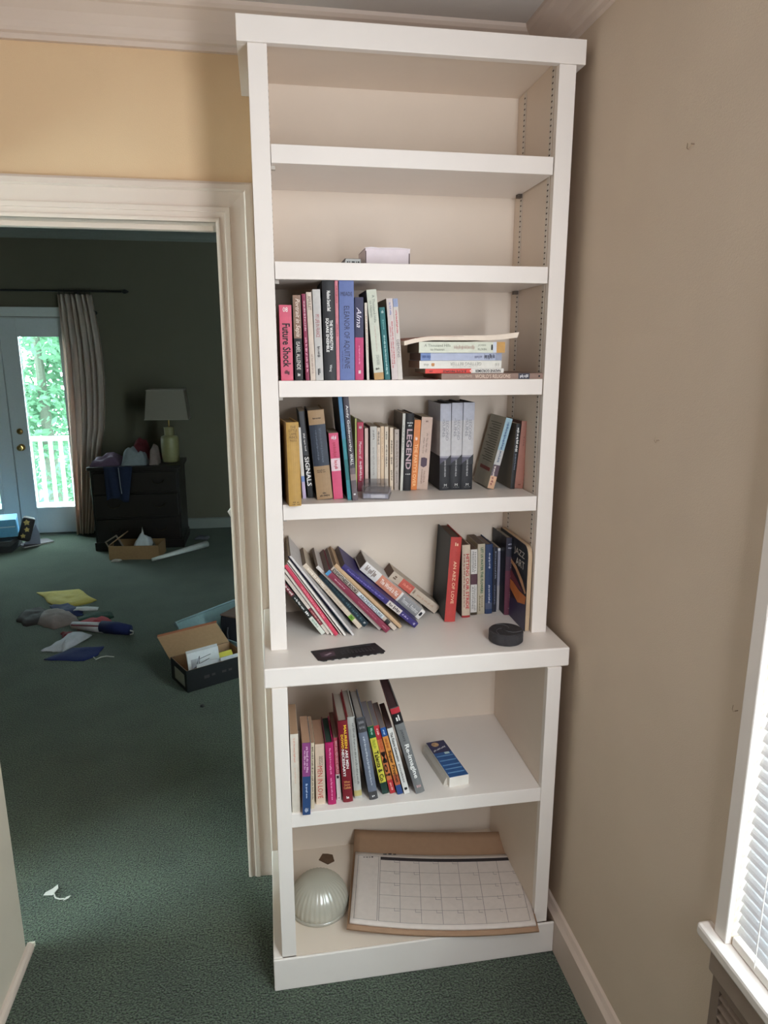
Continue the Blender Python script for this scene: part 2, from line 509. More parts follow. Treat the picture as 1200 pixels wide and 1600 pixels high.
MB().box(0.750, 0.772, -1.41, -0.735, 0.575, 0.620).build('window_apron', mat((150, 134, 122), 0.6, 0.03), win1, bevel=0.003)
# louvred vent below the sill
vent = empty('wall_vent', (0.77, -1.08, 0.132)); tag(vent, 'grey-brown louvred vent grille on the wall under the window sill', 'vent')
vf = MB(); vf.box(-0.012, 0, -0.34, 0.34, 0, 0.02); vf.box(-0.012, 0, -0.34, 0.34, 0.42, 0.44); vf.box(-0.012, 0, 0.32, 0.34, 0.02, 0.42); vf.box(-0.012, 0, -0.34, -0.32, 0.02, 0.42)
M_VENT = mat((132, 116, 104), 0.6, 0.04)
vf.build('frame', M_VENT, vent)
vsl = MB().prism([(-0.012, 0.0), (-0.010, 0.003), (0.0, 0.013), (0.0, 0.010)], -0.32, 0.32, 'Y').build('slat', M_VENT, vent)
vsl.location = (0, 0, 0.025)
for i in range(1, 20):
    copy_part(vsl, vent, (0, 0, 0.025 + i * 0.020))
# venetian blind
bl = empty('venetian_blind', (0.784, -1.0585, 0.6465)); tag(bl, 'white venetian blind lowered in the window at the right edge', 'blind')
M_SLAT = translucent_mat('blind_slat', (232, 230, 234), 0.10)
sm = MB()
seg = 4; W = 0.026; TILT = math.radians(62)
pts = []
for i in range(seg + 1):
    s_ = (i / seg - 0.5) * W; crown = 0.0022 * (1 - (2 * i / seg - 1) ** 2)
    pts.append((math.cos(TILT) * s_ - math.sin(TILT) * crown, math.sin(TILT) * s_ + math.cos(TILT) * crown))
pts2 = [(x + 0.0007, z + 0.0003) for x, z in reversed(pts)]
sm.prism(pts + pts2, -0.2995, 0.2995, 'Y')
slat = sm.build('slat', M_SLAT, bl, smooth=False)
slat.location = (0, 0, 0.035)
NS = int((2.0 - 0.70) / 0.0215)
for i in range(1, NS):
    copy_part(slat, bl, (0, 0, 0.035 + i * 0.0215))
MB().box(-0.014, 0.014, -0.2995, 0.2995, 0.0, 0.018).build('bottom_rail', M_WHITE, bl, bevel=0.003)
MB().box(-0.02, 0.02, -0.2995, 0.2995, 1.345, 1.388).build('head_rail', M_WHITE, bl, bevel=0.002)
for y in (0.24, 0.0, -0.24):
    MB().tube([(-0.016, y, 0.01), (-0.016, y, 1.36)], 0.0009, 6).build('ladder_cord', M_WHITE, bl)
# two added windows out of view, opaque panels behind the side and rear lights
w2 = MB()
for x0, x1, z0, z1 in ((0.005, 0.02, 0.86, 2.30), (0.34, 0.39, 0.86, 2.30), (0.02, 0.34, 2.25, 2.30), (0.02, 0.34, 0.86, 0.91)):
    w2.box(x0, x1, -0.012, 0, z0, z1)
win2 = struct(w2.build('window_2_added', M_WHITE), 'added narrow window frame around the side light'); win2.matrix_world = CANT
MB().box(0.02, 0.34, 0.060, 0.064, 0.91, 2.25).build('window_pane', M_GLASS, win2)
MB().box(0.02, 0.34, 0.004, 0.006, 0.91, 2.25).build('light_backing', M_BACKING, win2)
w3 = MB()
for x0, x1, z0, z1 in ((-1.86, -1.80, 0.64, 2.16), (-0.80, -0.74, 0.64, 2.16), (-1.80, -0.80, 2.10, 2.16), (-1.80, -0.80, 0.64, 0.70)):
    w3.box(x0, x1, -2.45, -2.435, z0, z1)
win3 = struct(w3.build('window_3_added', M_WHITE), 'added window frame around the rear fill light behind the viewer')
MB().box(-1.80, -0.80, -2.53, -2.525, 0.70, 2.10).build('window_pane', M_GLASS, win3)
MB().box(-1.80, -0.80, -2.452, -2.450, 0.70, 2.10).build('light_backing', M_BACKING, win3)

# nail marks on the right wall
for (y, z, sc, lb) in ((-0.417, 2.000, 1.0, 'small scuffed nail hook high on the right wall'), (-0.391, 1.475, 0.7, 'small scuffed nail mark lower on the right wall'), (-0.70, 1.06, 0.6, 'tiny nail beside the window casing')):
    h = empty('wall_nail', (0.77, y, z)); tag(h, lb, 'nail', None)
    MB().tube([(0, 0.012 * sc, 0.008 * sc), (-0.003, 0.008 * sc, -0.002 * sc), (-0.004, 0.0, -0.006 * sc), (-0.003, -0.008 * sc, 0.0)], 0.0007 * sc, 6).build('hook', mat((168, 146, 122), 0.6, 0.1), h)
    MB().tube([(0, -0.009 * sc, 0.001), (-0.006, -0.010 * sc, 0.001)], 0.0013 * sc, 8).build('nail_head', mat((136, 116, 98), 0.5, 0.1), h)

# ---------------------------------------------------------------- far glazed doors
def french_door(x0, x1, name, label, hinge_left):
    s = MB(); g = 0.135
    zt = 1.943
    s.box(x0, x0 + g, 5.07, 5.11, 0.01, zt); s.box(x1 - g, x1, 5.07, 5.11, 0.01, zt)
    s.box(x0 + g, x1 - g, 5.07, 5.11, 0.01, 0.242); s.box(x0 + g, x1 - g, 5.07, 5.11, 1.797, zt)
    o = struct(s.build(name, mat((206, 210, 212), 0.4, 0.02, key='door paint'), bevel=0.003), label)
    b = MB()
    for a in ((x0 + g - 0.012, x0 + g + 0.012, 0.23, 1.81), (x1 - g - 0.012, x1 - g + 0.012, 0.23, 1.81)):
        b.box(a[0], a[1], 5.060, 5.072, a[2], a[3])
    b.box(x0 + g, x1 - g, 5.060, 5.072, 0.23, 0.254); b.box(x0 + g, x1 - g, 5.060, 5.072, 1.785, 1.81)
    b.build('glazing_bead', mat((206, 210, 212), 0.4, 0.02, key='door paint'), o)
    MB().box(x0 + g, x1 - g, 5.088, 5.094, 0.242, 1.797).build('pane', M_GLASS, o)
    return o
dr = french_door(-2.262, -1.63, 'door_2', 'right glazed door to the deck with brass knob', True)
dl = french_door(-2.90, -2.270, 'door_3', 'left glazed door at the picture edge', False)
M_BRASS = mat((150, 120, 70), 0.3, 0.04, metal=0.9)
k = MB().lathe([(0.0, 0.07), (0.018, 0.066), (0.027, 0.052), (0.024, 0.036), (0.012, 0.026), (0.011, 0.010), (0.03, 0.006), (0.032, 0.0)], n=20).build('knob', M_BRASS, dr, smooth=True)
k.rotation_euler = (PI / 2, 0, 0); k.location = (-2.19, 5.07, 0.813)
k = MB().lathe([(0.0, 0.016), (0.020, 0.014), (0.026, 0.006), (0.028, 0.0)], n=20).build('deadbolt', M_BRASS, dr, smooth=True)
k.rotation_euler = (PI / 2, 0, 0); k.location = (-2.19, 5.07, 0.957)
fc = MB()
fc.box(-1.60, -1.52, 5.040, 5.062, 0, 2.035); fc.box(-3.0, -2.92, 5.040, 5.062, 0, 2.035); fc.box(-2.92, -1.60, 5.040, 5.062, 1.955, 2.035)
fc.box(-2.30, -2.23, 5.113, 5.135, 0.0, 1.955); fc.box(-2.92, -1.60, 5.113, 5.135, 1.925, 1.96); fc.box(-2.92, -2.88, 5.113, 5.135, 0, 1.93); fc.box(-1.65, -1.60, 5.113, 5.135, 0, 1.93); fc.box(-2.92, -1.60, 5.113, 5.16, 0, 0.03)
struct(fc.build('trim_5', mat((206, 208, 206), 0.45, 0.02), bevel=0.004), 'white casing around the glazed doors')
# curtain rod and curtain
rod = empty('curtain_rod', (-1.6, 4.99, 2.168)); tag(rod, 'dark thin curtain rod above the glazed doors', 'rod')
MB().tube([(-1.8, 0, 0), (0.40, 0, 0)], 0.009, 10).build('pole', M_DARK, rod)
fin = MB().lathe([(0.0, 0.0), (0.014, 0.006), (0.020, 0.022), (0.014, 0.04), (0.005, 0.055), (0.0, 0.058)], n=14).build('finial', M_DARK, rod, smooth=True)
fin.rotation_euler = (0, PI / 2, 0); fin.location = (0.40, 0, 0)
for x in (0.02, -1.2):
    MB().box(x - 0.008, x + 0.008, 0, 0.07, -0.02, 0.012).build('bracket', M_DARK, rod)
cur = empty('curtain', (-1.58, 4.99, 0)); tag(cur, 'cream pleated curtain hanging at the right glazed door', 'curtain')
cm = MB(); NR, NC = 24, 72
for i in range(NR + 1):
    z = 2.14 - 2.13 * i / NR; u = i / NR
    xl = -1.735 + 0.0 * u - 0.05 * max(0, u - 0.2); xr = -1.455 + 0.05 * math.sin(min(1, u * 1.7) * PI) - 0.17 * max(0, u - 0.55) / 0.45
    for j in range(NC + 1):
        w = j / NC
        dep = 0.032 * math.sin(w * 6.5 * 2 * PI + 0.6 * math.sin(u * 2.4)) + 0.012 * math.sin(w * 19 + u * 3)
        cm.v.append((xl + (xr - xl) * w + 1.58, dep, z))
for i in range(NR):
    for j in range(NC):
        a = i * (NC + 1) + j
        cm.f.append((a, a + 1, a + NC + 2, a + NC + 1))
cc = cm.build('drape', translucent_mat('curtain_cloth', (232, 216, 206), 0.5), cur, smooth=True)
so = cc.modifiers.new('thickness', 'SOLIDIFY'); so.thickness = 0.003
ch = MB()
for j in range(7):
    x = -1.72 + j * 0.042
    ch.tube([(x + 1.58, 0.0, 2.13), (x + 1.58, 0.006, 2.158), (x + 1.58, 0.0, 2.182), (x + 1.58, -0.012, 2.168), (x + 1.58, -0.006, 2.15)], 0.002, 6)
ch.build('hook_row', M_DARK, cur)
hk = empty('tieback_hook', (-1.45, 5.058, 1.99)); tag(hk, 'small dark tieback hook on the far wall beside the curtain', 'hook')
MB().tube([(0, 0, 0), (0, -0.03, -0.005), (0, -0.045, 0.01), (0, -0.04, 0.03)], 0.005, 8).build('hook', M_DARK, hk)
rs = MB().lathe([(0.016, 0), (0.012, 0.006), (0.0, 0.007)], n=12).build('rose', M_DARK, hk)
rs.rotation_euler = (PI / 2, 0, 0)

# ---------------------------------------------------------------- outside: deck, railing, trees
struct(MB().box(-5.5, 1.0, 5.18, 6.75, -0.20, -0.10).build('deck_floor', mat((190, 196, 196), 0.7, 0.06, 10)), 'pale deck outside the glazed doors')
struct(MB().box(-30, 20, 6.75, 40, -3.2, -3.0).build('ground_outside', mat((48, 70, 46), 0.9, 0.2, 2)), 'green ground below the deck')
rail = empty('deck_railing', (-2.5, 6.55, -0.10)); tag(rail, 'white deck railing with balusters outside the glazed door', 'railing')
M_RAIL = mat((236, 238, 238), 0.5, 0.02)
MB().box(-2.6, 2.4, -0.045, 0.045, 0.80, 0.845).build('top_rail', M_RAIL, rail, bevel=0.005)
MB().box(-2.6, 2.4, -0.02, 0.02, 0.05, 0.10).build('bottom_rail', M_RAIL, rail)
bal = MB().box(-0.017, 0.017, -0.017, 0.017, 0.10, 0.80).build('baluster', M_RAIL, rail)
bal.location = (-2.5, 0, 0)
for i in range(1, 46):
    copy_part(bal, rail, (-2.5 + i * 0.105, 0, 0))
def leaf_tree(name, x, y, zb, h, rx, n, rgb, seed, label):
    rnd = random.Random(seed)
    t = empty(name, (x, y, zb)); tag(t, label, 'tree', 'trees beyond the deck')
    MB().tube([(0, 0, 0), (0.05, 0.03, h * 0.4), (0.0, 0.05, h * 0.8)], [0.16, 0.11, 0.05], 8).build('trunk', mat((70, 76, 64), 0.9, 0.2), t)
    s = MB()
    blobs = [(rnd.uniform(-rx, rx) * 0.7, rnd.uniform(-rx, rx) * 0.7, h * rnd.uniform(0.35, 0.95), rx * rnd.uniform(0.28, 0.5)) for _ in range(16)]
    for _ in range(n):
        bx, by, bz, br = rnd.choice(blobs)
        v = Vector((rnd.gauss(0, 1), rnd.gauss(0, 1), rnd.gauss(0, 1))).normalized() * br * rnd.uniform(0.6, 1.05)
        c = Vector((bx, by, bz)) + v
        a = Vector((rnd.gauss(0, 1), rnd.gauss(0, 1), rnd.gauss(0, 0.6))).normalized(); b = a.cross(Vector((rnd.gauss(0, 1), rnd.gauss(0, 1), rnd.gauss(0, 1)))).normalized()
        L = rnd.uniform(0.05, 0.10); Wd = L * 0.45
        s.quad(tuple(c - a * L), tuple(c + b * Wd), tuple(c + a * L), tuple(c - b * Wd))
    f = s.build('foliage', translucent_mat('leaf_%d' % seed, rgb, 0.5), t); f['kind'] = 'stuff'
leaf_tree('leafy_tree', -3.5, 10.2, -3.0, 6.4, 1.5, 7000, (92, 128, 100), 3, 'bright green leafy tree straight behind the deck railing')
leaf_tree('leafy_tree', -5.2, 14.5, -3.0, 8.6, 1.9, 5200, (72, 106, 86), 5, 'taller darker green tree behind the bright one')
leaf_tree('leafy_tree', -6.6, 10.0, -3.0, 5.2, 1.5, 3600, (108, 140, 110), 7, 'pale green leafy tree left behind the railing')
leaf_tree('leafy_tree', -1.2, 14.0, -3.0, 8.6, 1.9, 4200, (82, 116, 94), 9, 'tall green tree furthest right behind the railing')

# ================================================================ BOOKCASE (three things: upper unit, counter, base unit)
W, S1 = 0.7284, 0.0406
ZC0, ZC1, ZK0, ZK1 = 2.2747, 2.3253, 0.8636, 0.914
YB = 0.265
up = empty('upper_bookcase', (0.36, 0.16, ZK1)); tag(up, 'tall white open bookcase with four adjustable shelves standing on the counter', 'bookcase')
OFF = Vector((-0.36, -0.16, -ZK1))
def part(name, boxes, m, parent, off, bevel=0.0):
    s = MB()
    for b in boxes:
        s.box(b[0] + off[0], b[1] + off[0], b[2] + off[1], b[3] + off[1], b[4] + off[2], b[5] + off[2])
    return s.build(name, m, parent, bevel)
part('stile', [(0, S1, 0, 0.02, ZK1, ZC0)], M_WHITE, up, OFF, 0.0015)
part('stile', [(W - S1, W, 0, 0.02, ZK1, ZC0)], M_WHITE, up, OFF, 0.0015)
part('side_panel', [(0.004, S1 - 0.001, 0.02, 0.32, ZK1, 2.306)], M_CREAM, up, OFF)
part('side_panel', [(W - S1 + 0.001, W - 0.004, 0.02, 0.32, ZK1, 2.306)], M_CREAM, up, OFF)
part('back_panel', [(S1 - 0.001, W - S1 + 0.001, YB, 0.285, ZK1, 2.296)], M_CREAM, up, OFF)
part('top_board', [(S1 - 0.001, W - S1 + 0.001, 0.016, YB, 2.288, 2.306)], M_CREAM, up, OFF)
part('cornice', [(-0.0215, W + 0.0197, -0.0036, 0.016, ZC0, ZC1), (-0.0215, 0.0035, 0.016, 0.322, ZC0, ZC1), (W - 0.0035, W + 0.0197, 0.016, 0.322, ZC0, ZC1), (0.004, W - 0.004, 0.016, 0.322, 2.307, ZC1)], M_WHITE, up, OFF, 0.0012)
SHELVES = (2.084, 1.8436, 1.581, 1.2865)
for z in SHELVES:
    part('shelf', [(S1 + 0.0012, W - S1 - 0.0018, 0.0039, YB - 0.002, z - 0.0381, z)], M_WHITE, up, OFF, 0.0012)
M_STD = mat((214, 206, 196), 0.4, 0.03)
for sx in (0, 1):
    for y in (0.034, 0.214):
        xa = S1 - 0.0004 if sx == 0 else W - S1 - 0.0006
        st = part('shelf_standard', [(xa, xa + 0.001, y - 0.008, y + 0.008, ZK1 + 0.03, 2.285)], M_STD, up, OFF)
        s = MB(); n = 0; z = ZK1 + 0.05
        while z < 2.28:
            if not any(zz_ - 0.045 < z < zz_ + 0.006 for zz_ in SHELVES):
                x0, x1 = (xa + 0.0008, xa + 0.0014) if sx == 0 else (xa - 0.0004, xa + 0.0002)
                s.box(x0 + OFF[0], x1 + OFF[0], y - 0.0035 + OFF[1], y + 0.0035 + OFF[1], z - 0.0016 + OFF[2], z + 0.0016 + OFF[2])
            z += 0.0127
        sl_ = s.build('slot_row', mat((58, 44, 36), 0.7, 0.1), st); sl_['kind'] = 'stuff'
# little shelf clips under the shelves at the right standards
for z in SHELVES:
    part('shelf_clip', [(W - S1 - 0.012, W - S1 - 0.001, 0.205, 0.222, z - 0.047, z - 0.0385)], mat((90, 80, 72), 0.4, 0.05, metal=0.6), up, OFF)
    part('shelf_clip', [(S1 + 0.001, S1 + 0.010, 0.026, 0.040, z - 0.046, z - 0.0385)], mat((190, 184, 176), 0.4, 0.05), up, OFF)

ct = empty('countertop', (0.36, 0.10, ZK0)); tag(ct, 'white counter ledge with rounded edge between upper and lower bookcase', 'countertop')
MB().box(-0.0181 - 0.36, W + 0.0217 - 0.36, -0.1061 - 0.10, 0.303 - 0.10, 0, ZK1 - ZK0).build('slab', M_WHITE, ct, bevel=0.004, segs=3)

LA, LB, S2, LY = -0.0013, 0.7295, 0.0373, -0.1095 + 0.012
ZP, ZL, TL_ = 0.0971, 0.5172, 0.0395
bc = empty('base_bookcase', (0.36, 0.10, 0)); tag(bc, 'white open base cabinet with one shelf and plinth under the counter', 'bookcase')
O2 = Vector((-0.36, -0.10, 0))
LY = -0.1095
part('stile', [(LA, LA + S2, LY, LY + 0.02, ZP, ZK0)], M_WHITE, bc, O2, 0.0015)
part('stile', [(LB - S2, LB, LY, LY + 0.02, ZP, ZK0)], M_WHITE, bc, O2, 0.0015)
part('side_panel', [(LA + 0.003, LA + S2 - 0.001, LY + 0.02, 0.32, 0.0, ZK0)], M_CREAM, bc, O2)
part('side_panel', [(LB - S2 + 0.001, LB - 0.003, LY + 0.02, 0.32, 0.0, ZK0)], M_CREAM, bc, O2)
part('back_panel', [(LA + S2 - 0.001, LB - S2 + 0.001, 0.291, 0.31, ZP - 0.02, ZK0)], M_CREAM, bc, O2)
part('bottom_board', [(LA + S2 - 0.001, LB - S2 + 0.001, LY, 0.291, ZP - 0.02, ZP)], M_CREAM, bc, O2)
part('shelf', [(LA + S2 - 0.001, LB - S2 + 0.001, LY + 0.005, 0.291, ZL - TL_, ZL)], M_WHITE, bc, O2, 0.0012)
part('plinth', [(-0.0241, 0.7497, -0.117, LY - 0.0005, 0, ZP), (-0.0241, LA + 0.0025, LY, 0.303, 0, ZP)], M_WHITE, bc, O2, 0.003)

# ================================================================ BOOKS (standing)
# key, kind, x, y, z, thickness, depth, height, lean, cover, side, pages, bands, lettering, label
BOOKS = [
('a1', 'P', 0.0483, 0.012, 1.581, 0.0278, 0.11, 0.1695, 0.03, (232, 92, 122), None, (205, 190, 165), [], [('08', 0.03, 0.09, 0.3, 0.7, (238, 238, 236), 'h'), ('Future Shock', 0.24, 0.82, 0.2, 0.85, (22, 22, 24), 'b'), ('~1', 0.86, 0.92, 0.3, 0.7, (22, 22, 24), 'h')], 'coral pink paperback with heavy black lettering, leftmost on the shelf with the flat stack'),
('a2', 'P', 0.0807, 0.012, 1.581, 0.0179, 0.13, 0.1913, -0.25, (24, 22, 24), None, (140, 110, 95), [(0, 0.5, (152, 118, 98))], [('Portrait in Sepia', 0.04, 0.48, 0.15, 0.85, (240, 225, 210), 'i'), ('ISABEL ALLENDE', 0.54, 0.87, 0.25, 0.75, (220, 215, 210), ''), ('~1', 0.91, 0.95, 0.35, 0.65, (238, 238, 236), 'h')], 'paperback with brown upper spine and black lower spine beside the coral one'),
('a3', 'P', 0.1055, 0.012, 1.581, 0.0084, 0.12, 0.1943, -1.44, (150, 42, 78), None, (205, 190, 165), [], [('~9', 0.08, 0.42, 0.25, 0.75, (235, 190, 200), ''), ('~7', 0.5, 0.9, 0.25, 0.75, (235, 170, 190), '')], 'thin plum red paperback standing beside the brown and black one'),
('a4', 'P', 0.1164, 0.012, 1.581, 0.0121, 0.13, 0.198, -1.7, (222, 203, 186), None, (205, 190, 165), [], [('AMULET', 0.04, 0.2, 0.2, 0.8, (120, 105, 95), ''), ('~5', 0.7, 0.92, 0.3, 0.7, (160, 140, 130), '')], 'thin cream paperback left of the grey-white one on the shelf with the flat stack'),
('a5', 'P', 0.1292, 0.012, 1.581, 0.0175, 0.13, 0.2044, -1.16, (205, 202, 198), None, (205, 190, 165), [], [('MY LIFE IN FRANCE', 0.27, 0.52, 0.25, 0.75, (150, 40, 50), ''), ('~4', 0.62, 0.74, 0.3, 0.7, (40, 38, 40), ''), ('~1', 0.84, 0.94, 0.3, 0.6, (30, 30, 32), 'h')], 'grey-white paperback with red title left of the tall black hardcover'),
('a6', 'H', 0.149, 0.012, 1.581, 0.0281, 0.15, 0.2238, -0.44, (40, 41, 45), (30, 30, 34), (205, 190, 165), [], [('Madison Smartt Bell', 0.1, 0.3, 0.35, 0.65, (238, 238, 236), 'b'), ('THE WASHINGTON', 0.39, 0.69, 0.52, 0.78, (238, 238, 236), 'b'), ('SQUARE ENSEMBLE', 0.37, 0.71, 0.18, 0.46, (238, 238, 236), 'b'), ('Viking', 0.84, 0.91, 0.4, 0.65, (238, 238, 236), '')], 'tall black hardcover with white stacked title lettering'),
('a7', 'P', 0.178, 0.012, 1.581, 0.0073, 0.14, 0.2241, -0.44, (222, 128, 142), None, (205, 190, 165), [], [('~8', 0.05, 0.22, 0.25, 0.75, (170, 60, 80), ''), ('~5', 0.43, 0.55, 0.25, 0.75, (170, 60, 80), '')], 'very thin pale pink book squeezed between black and blue spines'),
('a8', 'P', 0.186, 0.012, 1.581, 0.0344, 0.15, 0.2245, -0.04, (96, 116, 182), None, (205, 190, 165), [], [('MEADE', 0.11, 0.15, 0.12, 0.88, (45, 50, 80), 'h'), ('ELEANOR OF AQUITAINE', 0.25, 0.88, 0.25, 0.68, (40, 42, 70), ''), ('~6', 0.7, 0.88, 0.14, 0.22, (60, 65, 110), '')], 'tall thick blue paperback with dark thin capitals on its spine'),
('a9', 'P', 0.2217, 0.012, 1.5811, 0.0201, 0.12, 0.1883, 0.17, (44, 42, 84), (30, 28, 40), (205, 190, 165), [(0.48, 1, (206, 44, 108))], [('Alma', 0.12, 0.36, 0.2, 0.75, (225, 220, 235), 'i'), ('~6', 0.58, 0.8, 0.42, 0.58, (235, 150, 190), ''), ('~1', 0.88, 0.93, 0.4, 0.65, (238, 238, 236), 'h')], 'paperback with navy upper spine and magenta lower spine'),
('a10', 'P', 0.2495, 0.012, 1.581, 0.006, 0.12, 0.1763, -1.51, (228, 220, 206), (30, 28, 28), (205, 190, 165), [], [('~6', 0.1, 0.6, 0.3, 0.7, (190, 150, 130), '')], 'thin cream booklet leaning beside the magenta-based paperback'),
('a11', 'P', 0.2677, 0.012, 1.581, 0.0229, 0.14, 0.2057, -5.09, (214, 220, 202), (60, 52, 48), (205, 190, 165), [(0.92, 1, (196, 150, 82))], [('A Thousand Hills', 0.06, 0.36, 0.5, 0.75, (120, 130, 120), ''), ('to Heaven', 0.12, 0.3, 0.2, 0.42, (120, 130, 120), ''), ('~8', 0.4, 0.68, 0.45, 0.58, (190, 170, 160), ''), ('JOSH RUXIN', 0.72, 0.83, 0.3, 0.7, (120, 130, 125), ''), ('~2', 0.86, 0.89, 0.25, 0.6, (25, 25, 28), 'h')], 'pale green-white paperback with gold foot band, standing upright'),
('a12', 'P', 0.2936, 0.012, 1.581, 0.0127, 0.11, 0.1667, -4.92, (8, 108, 112), None, (205, 190, 165), [], [('~1', 0.04, 0.09, 0.3, 0.7, (190, 220, 220), 'h'), ('~4', 0.17, 0.3, 0.4, 0.6, (120, 190, 190), ''), ('~11', 0.38, 0.92, 0.3, 0.65, (170, 215, 215), '')], 'short teal paperback leaning right of the gold-footed one'),
('a13', 'P', 0.3102, 0.012, 1.581, 0.0147, 0.13, 0.1868, -4.36, (220, 205, 203), (120, 100, 90), (205, 190, 165), [], [('~3', 0.05, 0.2, 0.35, 0.65, (120, 130, 180), ''), ('~9', 0.28, 0.8, 0.5, 0.72, (185, 70, 75), ''), ('~8', 0.34, 0.85, 0.2, 0.38, (185, 70, 75), '')], 'pinkish white paperback with red lettering near the end of its row'),
('a14', 'P', 0.3251, 0.012, 1.581, 0.0112, 0.13, 0.1865, -4.17, (222, 214, 206), None, (205, 190, 165), [(0, 0.1, (150, 165, 205))], [('~7', 0.14, 0.42, 0.3, 0.7, (190, 80, 90), ''), ('DEMONS', 0.5, 0.72, 0.2, 0.75, (110, 100, 105), '')], 'white paperback with blue spine top, rightmost upright book of its row'),
('b1', 'H', 0.0567, -0.0148, 1.2865, 0.0293, 0.13, 0.1998, -0.47, (190, 146, 66), (150, 108, 48), (120, 95, 60), [], [('THE', 0.04, 0.07, 0.3, 0.75, (100, 75, 30), 'h'), ('LITTLE', 0.08, 0.11, 0.2, 0.85, (100, 75, 30), 'h'), ('LAME', 0.12, 0.15, 0.25, 0.8, (100, 75, 30), 'h'), ('PRINCE', 0.16, 0.19, 0.2, 0.85, (100, 75, 30), 'h'), ('MULOCK', 0.2, 0.225, 0.25, 0.8, (100, 75, 30), 'h'), ('~2', 0.945, 0.96, 0.3, 0.8, (96, 72, 30), 'h'), ('~2', 0.97, 0.985, 0.25, 0.85, (96, 72, 30), 'h')], 'worn mustard cloth hardcover standing proud of the shelf edge'),
('b2', 'P', 0.0937, 0.0726, 1.2865, 0.008, 0.13, 0.1789, -2.91, (225, 222, 216), None, (205, 190, 165), [(0.68, 0.76, (120, 150, 215)), (0.76, 1, (200, 182, 218))], [], 'thin white and lavender paperback half hidden behind the mustard hardcover'),
('b3', 'P', 0.1073, 0.0771, 1.2865, 0.0144, 0.15, 0.2179, -4.75, (28, 30, 34), (22, 42, 38), (205, 190, 165), [(0.0, 0.5, (70, 74, 78))], [('SIGNALS', 0.52, 0.86, 0.1, 0.9, (238, 238, 236), 'b'), ('~3', 0.25, 0.45, 0.3, 0.6, (210, 210, 210), '')], 'slim black book with large white letters down its lower spine'),
('b4', 'H', 0.128, 0.0504, 1.2865, 0.0392, 0.15, 0.2219, -4.81, (168, 134, 94), (58, 48, 40), (205, 190, 165), [(0.16, 0.62, (40, 50, 68))], [('~3', 0.08, 0.1, 0.25, 0.75, (60, 45, 30), 'h'), ('~12', 0.2, 0.58, 0.55, 0.7, (90, 100, 115), ''), ('~10', 0.22, 0.55, 0.3, 0.42, (90, 100, 115), ''), ('~3', 0.66, 0.675, 0.2, 0.7, (60, 45, 30), 'h'), ('~2', 0.68, 0.695, 0.2, 0.7, (60, 45, 30), 'h'), ('~1', 0.92, 0.94, 0.4, 0.6, (40, 30, 22), 'h'), ('~3', 0.945, 0.97, 0.2, 0.8, (40, 30, 22), 'h')], 'thick tan hardcover with broad navy band around its middle'),
('b5', 'P', 0.1697, 0.0516, 1.2865, 0.0233, 0.11, 0.1655, -3.55, (224, 72, 116), (120, 70, 60), (205, 190, 165), [(0.38, 0.57, (235, 205, 212))], [('~2', 0.04, 0.1, 0.25, 0.75, (240, 230, 235), 'h'), ('~7', 0.14, 0.36, 0.3, 0.7, (170, 40, 70), ''), ('~3', 0.41, 0.54, 0.3, 0.7, (190, 60, 80), '')], 'short hot pink paperback with white patch beside the tan hardcover'),
('b6', 'P', 0.203, 0.0332, 1.2865, 0.0103, 0.17, 0.2555, -4.65, (44, 142, 156), (18, 36, 54), (205, 190, 165), [(0, 0.25, (62, 128, 176)), (0.25, 0.4, (60, 140, 180)), (0.6, 0.8, (30, 118, 124))], [], 'tall slim teal book with dark blue cover behind the pink paperback'),
('b7', 'P', 0.2141, 0.0243, 1.2865, 0.0131, 0.17, 0.2558, -4.63, (62, 54, 66), None, (205, 190, 165), [(0.68, 0.74, (110, 92, 96)), (0.74, 0.8, (150, 128, 122)), (0.8, 1, (100, 86, 92))], [('Andy Goldsworthy', 0.08, 0.52, 0.2, 0.75, (238, 238, 236), ''), ('WALL', 0.54, 0.65, 0.25, 0.8, (238, 238, 236), ''), ('~1', 0.92, 0.95, 0.3, 0.65, (238, 238, 236), 'h')], 'tall slim dark book with white lettering, touching the teal one'),
('b8', 'P', 0.2362, 0.142, 1.2865, 0.0038, 0.11, 0.1924, 0, (205, 212, 120), None, (205, 190, 165), [], [], 'very thin lime yellow booklet before the crimson paperback'),
('b9', 'P', 0.2418, 0.142, 1.2865, 0.0161, 0.11, 0.1828, 0, (196, 38, 74), (120, 60, 55), (205, 190, 165), [(0.86, 1, (170, 80, 95))], [('~2', 0.05, 0.1, 0.3, 0.7, (238, 238, 236), 'h'), ('Memoirs of', 0.28, 0.52, 0.25, 0.7, (235, 215, 220), ''), ('~7', 0.56, 0.84, 0.25, 0.7, (235, 215, 220), '')], 'crimson paperback with white title left of the cream row'),
('b10', 'P', 0.2613, 0.142, 1.2865, 0.009, 0.11, 0.1665, 0, (236, 198, 186), (90, 64, 62), (205, 190, 165), [], [], 'thin pinkish cream paperback right of the crimson one'),
('b11', 'P', 0.276, 0.142, 1.2865, 0.0171, 0.11, 0.1706, 0, (210, 206, 198), (92, 66, 66), (205, 190, 165), [], [('~3', 0.06, 0.2, 0.35, 0.65, (120, 115, 110), ''), ('~6', 0.32, 0.75, 0.35, 0.65, (165, 160, 155), '')], 'grey-white paperback standing behind the clear plastic cases'),
('b12', 'P', 0.2939, 0.142, 1.2865, 0.0082, 0.11, 0.1674, 0, (238, 216, 192), None, (205, 190, 165), [], [('~4', 0.06, 0.26, 0.2, 0.8, (60, 50, 48), 'b'), ('~5', 0.34, 0.7, 0.35, 0.65, (190, 170, 150), '')], 'thin cream paperback with dark title blocks behind the clear cases'),
